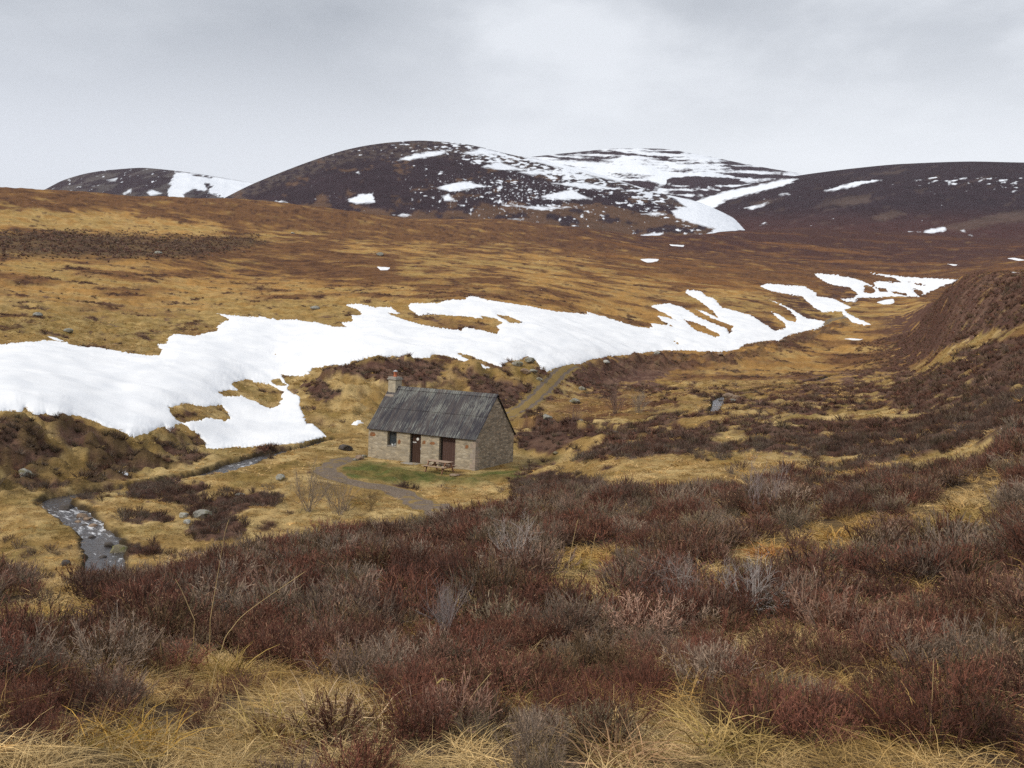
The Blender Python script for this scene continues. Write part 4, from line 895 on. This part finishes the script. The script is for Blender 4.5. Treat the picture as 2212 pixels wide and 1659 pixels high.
for r0, r1, dn, pr, smin, smax in ((4.0, 11.5, 13, hp0, .65, 1.3), (11.5, 30, 6.5, hp1, .65, 1.35), (30, 60, 6.5, hp2, .6, 1.2), (60, 130, 3.6, hp3, .55, 1.2), (130, 240, 2.6, hp3, .4, .9)):
    x, y = rnd_polar(r0, r1, dn); he = bil(HE, x, y)
    if r0 >= 130: he = np.maximum(bil(dk * (RR > 85), x, y) * .8, bil(BRK, x, y)) + .9 * (bil(HE, x, y) > .5) * (np.arctan2(x, y) > .31) * (np.hypot(x, y) < 260)
    k = (rng.random(len(x)) < he * bil(FREE, x, y) * 1); x, y = x[k], y[k]
    ns = fbm(x / 1.3, y / 1.3, 3, 161); sc = rng.uniform(smin, smax, len(x)) * (1 + .55 * ns)
    sc = sc * lerp(.55, 1., sst(4.5, 15, np.hypot(x, y)))
    HP.append(scatter(pr, x, y, H(x, y) - .02, sc.clip(.28, 1.7), heather_cols(x, y)))
    print("heather", r0, len(x), len(HP[-1][1]))
for r0, r1, dn, pr, smin, smax in ((4.0, 12, 34, gp0, .5, 1.15), (12, 30, 11, gp1, .6, 1.2), (30, 62, 5.5, gp2, .5, 1.1), (62, 140, 2.6, gp3, .45, 1.0)):
    x, y = rnd_polar(r0, r1, dn); he = bil(HE, x, y); fr_ = bil(FREE, x, y)
    k = rng.random(len(x)) < fr_ * np.where(he > .5, .26 if r0 < 29 else .08, 1.); x, y = x[k], y[k]; he = he[k]
    sc = rng.uniform(smin, smax, len(x)) * lerp(1, .4, bil(GREEN, x, y)) * lerp(1., .75, np.clip(bil(wb, x, y), 0, 1))
    GP.append(scatter(pr, x, y, H(x, y), sc, grass_cols(x, y), np.where(he > .5, 1.15, .8) * (.75 if r0 >= 29 else 1)))
    print("grass", r0, len(x), len(GP[-1][1]))
def stuff(name, parts, label):
    v_, f_, c_ = join(parts); return mesh_obj(name, v_, f_, M_PLANT, col=c_, kind='stuff', label=label, cat="heather" if "heather" in name else "grass")
x, y = rnd_polar(180, 470, .55); k = rng.random(len(x)) < bil(DARK, x, y) * .6; x, y = x[k], y[k]
HP.append(scatter(hp4, x, y, H(x, y) - .05, rng.uniform(.8, 1.7, len(x)), heather_cols(x, y) * .95))
stuff("heather", HP[:2], "bushy red brown and grey heather covering the near slope")
stuff("heather", HP[2:], "dark brown heather clumps spread over the valley floor and banks")
stuff("grass", GP[:2], "dry straw coloured grass growing among the near heather")
stuff("grass", GP[2:], "pale dead grass covering the valley floor around the bothy")

# ------------------------------------------------------------------ single plants that stand out
def world_at(u, v, r):
    a, t = ray(u, v); return np.array([math.sin(a) * r, math.cos(a) * r, t * r])
def seen(u, v, rmax=400):
    p = hit(u, v, rmin=3., rmax=rmax); return p
TUSS = [(725,1575,1.5,.55,.46,.24,"large pale fountain of dry grass at the front, left of the middle"),
 (600,1600,1.1,.46,.33,.13,"loose straw tussock just left of the large pale grass fountain"),
 (265,1625,1.3,.46,.28,.07,"golden flattened grass tussock at the bottom left corner"),
 (480,1470,.9,.40,.32,.09,"low green tinged tussock behind the golden flattened one"),
 (90,1360,1.3,.33,.31,.09,"mossy green tussock in the hollow at the left edge"),
 (1245,1230,1.0,.44,.30,.10,"yellow tussock beside the pale forked dead heather stems"),
 (1285,1310,.7,.46,.33,.15,"small upright straw tussock in the middle of the dark heather"),
 (1810,1170,1.5,.45,.27,.09,"rounded golden tussock on the slope right of the middle"),
 (1655,1205,1.1,.42,.20,.07,"orange combed over tussock left of the rounded golden one"),
 (2090,1110,1.9,.45,.29,.12,"wide tawny tussock on the brow at the right edge"),
 (1340,1645,1.0,.44,.32,.15,"straw tussock with upright blades at the bottom edge near the middle"),
 (1600,1630,1.2,.44,.31,.12,"sprawling straw tussock at the bottom edge right of the middle"),
 (2020,1610,1.2,.42,.32,.10,"green tinged straw tussock at the bottom right corner")]
for u, v, s, r_, g_, b_, lab in TUSS:
    p = seen(u, v, 40); d = float(np.hypot(p[0], p[1])); wd = max(.0045, d * .0011)
    pv, pf, pc = grass_proto(int(170 * s), wd, 5, (.18, .46), .2 * s, 1.1, 1.05)
    g_ *= .86 if g_ / r_ > .72 else 1.; cc = np.array([[r_ * .6, g_ * .55, b_ * .5], [r_, g_, b_], [.25, .19, .05]])
    jit = np.repeat(np.exp(rng.normal(0, .22, len(pv) // 10 + 1)), 10)[:len(pv), None]
    o = mesh_obj("grass_tussock", pv * [1, 1, 1.0], pf, M_PLANT, col=(pc @ cc) * jit, label=lab, cat="tussock", group="grass tussocks on the near slope")
    o.location = (p[0], p[1], float(H(p[:1], p[1:2])[0]))
def tube(P, w, cols):
    """three-sided tapering stem along P"""
    P = np.asarray(P, float); n = len(P); t = np.gradient(P, axis=0); t /= np.linalg.norm(t, axis=1, keepdims=True) + 1e-9
    a = np.cross(t, [.3, .9, .2]); a /= np.linalg.norm(a, axis=1, keepdims=True); b_ = np.cross(t, a)
    R_ = [a * math.cos(q) + b_ * math.sin(q) for q in (0, 2.094, 4.189)]
    Vv = np.stack([P + r * np.asarray(w)[:, None] / 2 for r in R_], 1).reshape(-1, 3)
    i = np.arange(n - 1)[:, None] * 3; k = np.arange(3)[None]; k1 = (k + 1) % 3
    Fq = np.stack([i + k, i + k1, i + 3 + k1, i + 3 + k], -1).reshape(-1, 4)
    return Vv, Fq, np.repeat(np.broadcast_to(cols, (n, 3)), 3, 0)
STALKS = [([(454,1339),(462,1290),(474,1220),(486,1150),(495,1121)], 7.5, .0062, "tallest thin grass stalk, upright on the left, reaching up to the valley grass"),
 ([(456,1489),(466,1440),(480,1400),(486,1378),(500,1359),(516,1338),(534,1322),(575,1292),(612,1267),(640,1248),(662,1233)], 5.6, .0052, "long grass stalk bowing over to the right across the red heather"),
 ([(420,1339),(405,1305),(392,1275),(378,1250)], 7.5, .006, "short thin stalk leaning left beside the tallest upright stalk"),
 ([(943,1590),(944,1545),(946,1502),(944,1478),(938,1452)], 4.9, .005, "broken pale stalk with hanging leaf below the middle heather bush"),
 ([(2007,1655),(2010,1580),(2014,1500),(2017,1421)], 4.6, .0046, "single straight stalk standing in the dark heather at the lower right"),
 ([(1229,1216),(1236,1180),(1243,1145),(1249,1121)], 11, .009, "straight stalk rising above the yellow tussock near the dead stems"),
 ([(1278,1262),(1275,1215),(1281,1180),(1288,1150)], 11, .008, "slightly crooked stalk right of the straight one above the yellow tussock"),
 ([(975,1548),(1000,1530),(1030,1490),(1063,1452)], 4.8, .0052, "slanting straw stem leaning right over the bottom grass"),
 ([(300,1620),(330,1570),(352,1530),(369,1490)], 4.6, .005, "stiff straw blade leaning right out of the golden tussock"),
 ([(1525,1565),(1490,1510),(1470,1480),(1455,1440)], 4.8, .0055, "pale stem leaning left at the bottom right of the dark heather")]
def stalk(px, r, w, lab):
    r *= 1.3; w *= 1.3
    P = dense(np.array([world_at(u, v, r + .25 * i / len(px)) for i, (u, v) in enumerate(px)]), 26)
    tt = np.linspace(0, 1, 26); ww = w * np.interp(tt, [0, .7, .86, .93, 1], [1, .55, .8, 1.0, .25])
    o = P[0].copy(); parts = [tube(P - o, ww, np.array([.47,.335,.16]) * (1 - .25 * tt[:, None]))]
    if float(H(P[:1, 0], P[:1, 1])[0]) < P[0, 2]:                             # carry the stem down to the ground
        g0 = float(H(P[:1, 0], P[:1, 1])[0]) - .02; d = (P[0] - P[3]); d /= np.linalg.norm(d)
        q = np.array([0, 0, g0 - P[0, 2]]); parts.append(tube(np.stack([q, q * .5 - d * .01, np.zeros(3)]), [w * 1.1, w * 1.05, w], np.array([.40,.28,.13])))
    if "hanging" in lab:
        parts.append(strips(np.array([[[0, 0, 0], [.03, 0, .03], [.09, 0, .02], [.13, 0, -.06]]]) + (P[19] - o), np.array([[.008, .012, .01, .003]]), np.array([[[.52,.40,.15]] * 4])))
    v_, f_, c_ = join(parts)
    ob_ = mesh_obj("grass_stalk", v_, f_, M_PLANT, col=c_, label=lab, cat="grass stalk", group="tall dry grass stalks"); ob_.location = o
for q in STALKS: stalk(*q)

def branching(p, d, l, w, depth, parts, col, spread=.5, kids=3, up=.25, curl=.25):
    n = 6; t = np.linspace(0, 1, n)[:, None]; bn = rng.normal(size=3) * curl; bn[2] += up
    P = p + d * l * t + bn * l * t ** 2 * .5
    parts.append(tube(P, np.linspace(w, w * .55, n), col * math.exp(rng.normal(0, .12))))
    if depth == 0: return
    for k in range(kids):
        f = rng.uniform(.35, 1.) if k else 1.; i = f * (n - 1); q = P[int(i)]
        dd = d + bn * f + rng.normal(size=3) * spread; dd /= np.linalg.norm(dd)
        branching(q, dd, l * rng.uniform(.55, .8), w * .62, depth - 1, parts, col, spread, kids, up, curl)
def twig(name, u, v, h, nst, w, depth, kids, col, lab, cat, spread=.45, tilt=.7, up=.25, lean=(0, 0), rmax=400, zoff=0., group=None):
    p = seen(u, v, rmax); parts = []
    for k in range(nst):
        d = dirs(1, .05, tilt)[0] + [*lean, 0]; d /= np.linalg.norm(d)
        branching(np.array([rng.normal() * .06 * h, rng.normal() * .06 * h, -.04]), d, h * .42, w * rng.uniform(.7, 1.2), depth, parts, np.array(col), spread, kids, up)
    v_, f_, c_ = join(parts)
    o = mesh_obj(name, v_, f_, M_PLANT, col=c_, label=lab, cat=cat, group=group); o.location = (p[0], p[1], float(H(p[:1], p[1:2])[0]) + zoff)
twig("dead_heather", 1105, 1252, .95, 4, .016, 4, 3, (.42,.36,.33), "dead heather bush with pale forked stems in the middle of the near slope", "dead bush", .42, .55, .2, (.0, 0), 40, .08)
twig("dead_heather", 1600, 1345, .80, 7, .014, 4, 3, (.40,.355,.33), "dead heather bush with silvery curving twigs fanning up, right of the middle", "dead bush", .40, .95, .12, (.15, .1), 40, .12)
twig("dead_heather", 1490, 1345, .85, 6, .013, 4, 3, (.33,.28,.25), "sprawling dead heather branches lying left of the silvery twig fan", "dead bush", .5, 1.3, .0, (-.5, 0), 40, .2)
twig("dead_heather", 1640, 1120, 1.25, 6, .016, 4, 3, (.30,.24,.225), "tall leggy grey heather on the brow above the orange tussock", "dead bush", .42, .7, .3, (.2, 0), 60, .05)
twig("dead_heather", 962, 1395, .55, 14, .008, 3, 3, (.30,.25,.235), "grey feathery heather sprigs left of the speckled middle bush", "dead bush", .3, .6, .5, (-.2, 0), 40, .12)
for u, v, h, nst, wd, lab in ((665,1105,1.9,26,.022,"large bare shrub of pale thin shoots left of the track below the bothy"), (735,1112,1.6,20,.022,"bare pale shrub of upright shoots touching the track's left side"),
      (800,1104,1.1,14,.02,"low yellowish bare shrub right beside the near end of the track"), (1330,893,1.9,22,.03,"bare reddish grey shrub on the grass below the right end of the drift"),
      (1378,893,1.8,20,.03,"bare shrub with pale stems right of the reddish grey one"), (1236,925,1.7,12,.024,"thin bare shrub standing between the bothy's gable and the reddish shrub")):
    twig("bare_shrub", u, v, h, nst, wd, 3, 3, (.27,.215,.165) if 'pale' in lab else ((.26,.19,.10) if 'yellow' in lab else (.20,.13,.105)), lab, "shrub", .28, .75, .35, (0, 0), 400, 0., "bare shrubs on the valley floor")

# ------------------------------------------------------------------ stones
def rock_mat(name, col, moss):
    m, N, L, b = new_mat(name, .92, .15); tc = nnode(N, L, 'ShaderNodeTexCoord')
    n1 = noise_t(N, L, tc.outputs['Object'], 2.6, 6, .65); n2 = noise_t(N, L, tc.outputs['Object'], 11., 4, .7)
    base = ramp(N, L, n2, [(.3, tuple(q * .6 for q in col)), (.5, col), (.72, tuple(min(1, q * 1.35) for q in col))])
    L.new(mixc(N, L, nnode(N, L, 'ShaderNodeMapRange', {0: n1, 1: .5, 2: .62}).outputs[0], base, moss), b.inputs['Base Color'])
    bump(N, L, b, math_(N, L, 'ADD', n1, math_(N, L, 'MULTIPLY', n2, .5)), .7, .06); return m
RM = {'grey': rock_mat("grey_stone", (.26,.25,.215), (.14,.125,.07)), 'dark': rock_mat("wet_stone", (.085,.072,.065), (.06,.05,.04)), 'tan': rock_mat("tan_stone", (.25,.18,.125), (.15,.10,.07)),
      'pale': rock_mat("pale_stone", (.38,.37,.33), (.25,.235,.18)), 'moss': rock_mat("mossy_stone", (.20,.17,.11), (.11,.115,.03))}
import bmesh
def rock(u, v, s, mat, lab, flatn=.55, sink=.3, name="boulder", rmax=800):
    p = seen(u, v, rmax); bm = bmesh.new(); bmesh.ops.create_icosphere(bm, subdivisions=3, radius=.5)
    n0 = rng.uniform(0, 99); asp = rng.uniform(.75, 1.1)
    P = np.array([q.co for q in bm.verts]); 
    pl = rng.normal(size=(9, 3)); pl /= np.linalg.norm(pl, axis=1, keepdims=True); of = rng.uniform(.28, .44, 9)
    for n_, o_ in zip(pl, of): P -= np.clip(P @ n_ - o_, 0, 1)[:, None] * n_[None] * .9
    P += .05 * np.stack([perlin(P[:, 0] * 4 + n0, P[:, 1] * 4 + P[:, 2] * 3, k) for k in (1, 2, 3)], 1)
    P *= [s, s * asp, s * flatn]
    for q, c_ in zip(bm.verts, P): q.co = c_
    me = bpy.data.meshes.new(name); bm.to_mesh(me); bm.free(); me.materials.append(RM[mat])
    o = bpy.data.objects.new(name, me); COL.objects.link(o)
    o.location = (p[0], p[1], (max(float(H(p[:1], p[1:2])[0]), float(bil(WL[SI], p[:1], p[1:2])[0]) - .06) if float(bil(SD, p[:1], p[1:2])[0]) < 1.6 else float(H(p[:1], p[1:2])[0])) + s * flatn * (.5 - sink)); o.rotation_euler = (0, 0, rng.uniform(0, 6.28))
    tag(o, lab, "stone" if name == "stone" else "boulder", None, "stones and boulders")
for a in [(144,1108,.85,'dark',"dark flat boulder standing in the burn just below the little white rapid"), (176,1126,.6,'tan',"tan stone heading the gravel bar on the burn's right side"),
  (190,1132,.5,'tan',"tan stone in the middle of the gravel bar by the burn"), (168,1138,.4,'tan',"small tan stone at the water's edge of the gravel bar"), (200,1147,.45,'tan',"tan stone at the lower end of the gravel bar by the burn"),
  (182,1145,.35,'dark',"small wet stone between the tan stones of the gravel bar"), (236,1190,.55,'dark',"dark pointed stone in the burn where it bends under the right bank"), (256,1203,.85,'moss',"mossy boulder on the burn's right bank at the near bend"),
  (198,1172,.4,'dark',"dark stone in mid burn between the gravel bar and the near bend"), (143,1221,.5,'dark',"dark stone breaking the water at the nearest end of the burn"), (222,1216,.4,'dark',"low wet stone by the right edge of the nearest burn reach"),
  (398,1117,.6,'pale',"pale lichened stone above the brown heather mound by the burn"), (404,1131,.45,'pale',"smaller pale stone just below the pale lichened one"), (437,1117,.9,'grey',"grey rounded stone behind the brown heather mound"),
  (518,1074,.6,'grey',"flat grey stone at the edge of the dark heather left of the bare shrub"), (606,1035,.7,'grey',"flat grey stone alone in the grass left of the bothy"), (747,972,1.1,'dark',"low dark rock near the burn left of the bothy"),
  (777,992,.75,'tan',"tan stone lying by the bothy's left corner"), (786,988,.5,'grey',"small grey stone touching the bothy's left corner"), (767,995,.4,'grey',"smallest grey stone in the group at the bothy's left corner"),
  (1241,871,1.3,'grey',"flat grey rock in the grass beside the far track"), (1181,905,1.1,'grey',"grey boulder in front of the far track behind the bothy"), (1200,981,.55,'moss',"upright mossy stone in the heather right of the gable"),
  (1573,858,1.2,'tan',"tan rock on the right bank of the upper burn"), (1590,862,1.0,'tan',"tan rock farther right beside the upper burn"), (1582,868,.8,'grey',"grey rock lowest on the right bank of the upper burn"), (1556,871,.5,'dark',"dark rock standing in the upper burn's riffle"),
  (1144,783,1.5,'grey',"slanting grey slab at the tip of the rocky knoll beside the snow"), (1118,790,1.3,'grey',"grey slab left of the knoll's tip, close under the snow"), (1135,806,1.3,'tan',"tan rock on the face of the knoll above the bothy's roof"),
  (1152,805,1.0,'grey',"grey rock on the knoll's right face beside the far track"), (1166,822,.9,'grey',"grey stone low on the cutting beside the far track"), (1258,842,1.0,'grey',"grey stone in the heather right of the far track"),
  (1310,785,1.1,'pale',"pale stone among heather just under the drift's lower edge"), (1420,765,1.1,'pale',"pale stone at the drift's lower edge farther right"), (1555,768,1.3,'tan',"tan rock in the earthy bank under the drift"), (1690,738,1.4,'tan',"tan rock in the earthy bank near the drift's right end"),
  (342,549,2.2,'grey',"large grey boulder at the right end of the dark heather band on the moor"), (82,683,1.2,'grey',"pale grey boulder on the grassy moor at the far left"), (148,718,1.1,'grey',"grey boulder just above the drift's top edge at the left"),
  (820,552,3.0,'grey',"big flat boulder on the moor above the small lone snow patch"), (632,505,1.7,'pale',"small pale boulder high on the rusty moor"), (680,668,1.6,'grey',"flat grey outcrop on the moor just above the drift"), (55,1030,1.0,'grey',"grey rock in the steep bank above the burn at the left edge")]:
    rock(*a)
rock(981,1028,.8,'tan',"flat tan slab in the grass in front of the picnic table",.18,.1,"stone")

# ------------------------------------------------------------------ daylight under cloud
S = Vector((-.80, -.42, .72)).normalized(); el = math.asin(S.z); rot = math.atan2(S.x, S.y)
sun = bpy.data.lights.new("sun", 'SUN'); sun.energy = 2.4; sun.angle = math.radians(8); sun.color = (1, .93, .82)
so = bpy.data.objects.new("sun", sun); COL.objects.link(so); so.rotation_euler = S.to_track_quat('Z', 'Y').to_euler()
W = bpy.data.worlds.new("World"); SC.world = W; W.use_nodes = True; N, L = W.node_tree.nodes, W.node_tree.links
bg = N['Background']
sky = N.new('ShaderNodeTexSky'); sky.sky_type = 'NISHITA'; sky.sun_disc = False; sky.sun_elevation = el; sky.sun_rotation = rot
tc = N.new('ShaderNodeTexCoord'); D = tc.outputs['Generated']; sp_ = nnode(N, L, 'ShaderNodeSeparateXYZ', {0: D})
zc = math_(N, L, 'MAXIMUM', sp_.outputs[2], .0)
dv = math_(N, L, 'ADD', zc, .16)                                              # cloud deck seen in perspective
cx_ = math_(N, L, 'DIVIDE', sp_.outputs[0], dv); cy_ = math_(N, L, 'DIVIDE', sp_.outputs[1], dv)
cvv = nnode(N, L, 'ShaderNodeCombineXYZ', {0: cx_, 1: cy_, 2: 3.3})
c1 = noise_t(N, L, cvv.outputs[0], .62, 7, .56); c2 = noise_t(N, L, mapping(N, L, cvv.outputs[0], (1, .6, 1)), 1.7, 6, .6)
cl = math_(N, L, 'ADD', math_(N, L, 'MULTIPLY', c1, .8), math_(N, L, 'MULTIPLY', c2, .3))
lft = nnode(N, L, 'ShaderNodeMapRange', {0: cx_, 1: -.06, 2: -.5, 4: .15}, interpolation_type='SMOOTHSTEP').outputs[0]     # heavier cloud to the left, a thin bright lane ahead
ln_ = nnode(N, L, 'ShaderNodeMapRange', {0: math_(N, L, 'ABSOLUTE', math_(N, L, 'SUBTRACT', cx_, .03)), 1: .45, 2: 0., 4: .07}, interpolation_type='SMOOTHSTEP').outputs[0]
cl = math_(N, L, 'ADD', math_(N, L, 'SUBTRACT', cl, lft), ln_)
cloud = ramp(N, L, cl, [(.38, (.43,.46,.51)), (.52, (.59,.62,.67)), (.63, (.82,.85,.90))])
hor = nnode(N, L, 'ShaderNodeMapRange', {0: sp_.outputs[2], 1: .10, 2: .30}, interpolation_type='SMOOTHSTEP').outputs[0]
low = mixc(N, L, nnode(N, L, 'ShaderNodeMapRange', {0: sp_.outputs[0], 1: -.40, 2: .15}).outputs[0], (.80,.83,.895), (.93,.955,1.0))
skyc = mixc(N, L, hor, low, cloud)
zen = nnode(N, L, 'ShaderNodeMapRange', {0: sp_.outputs[2], 1: .38, 2: .75, 3: 1., 4: 1.3}).outputs[0]
vm = nnode(N, L, 'ShaderNodeVectorMath', {0: skyc}, operation='SCALE'); L.new(zen, vm.inputs['Scale'])
ns = nnode(N, L, 'ShaderNodeVectorMath', {0: sky.outputs[0]}, operation='SCALE'); ns.inputs['Scale'].default_value = .08
L.new(mixc(N, L, .08, vm.outputs[0], ns.outputs[0]), bg.inputs[0]); bg.inputs[1].default_value = 1.0
# HAZE: thin moist air that fades the far hills
m = bpy.data.materials.new("haze_air"); m.use_nodes = True; N, L = m.node_tree.nodes, m.node_tree.links
N.remove(N["Principled BSDF"]); pv = N.new('ShaderNodeVolumePrincipled'); pv.inputs['Color'].default_value = (.86, .90, 1., 1); pv.inputs['Density'].default_value = 3.2e-5; pv.inputs['Anisotropy'].default_value = .2
L.new(pv.outputs[0], N['Material Output'].inputs['Volume'])
zt_, zb_ = 640, float(GZ.min()) - 1
MB().box(-6500, 6500, -2500, 6500, zb_, zt_).build("haze", m, kind='stuff', label="thin pale haze in the air over the far hills", cat="haze")
vs = SC.view_settings; SC.display_settings.display_device = 'sRGB'; vs.view_transform = 'Standard'; vs.look = 'None'; vs.exposure = 0.08; vs.gamma = 1.0
SC.cycles.max_bounces = 5; SC.cycles.diffuse_bounces = 3; SC.cycles.glossy_bounces = 2; SC.cycles.use_denoising = False
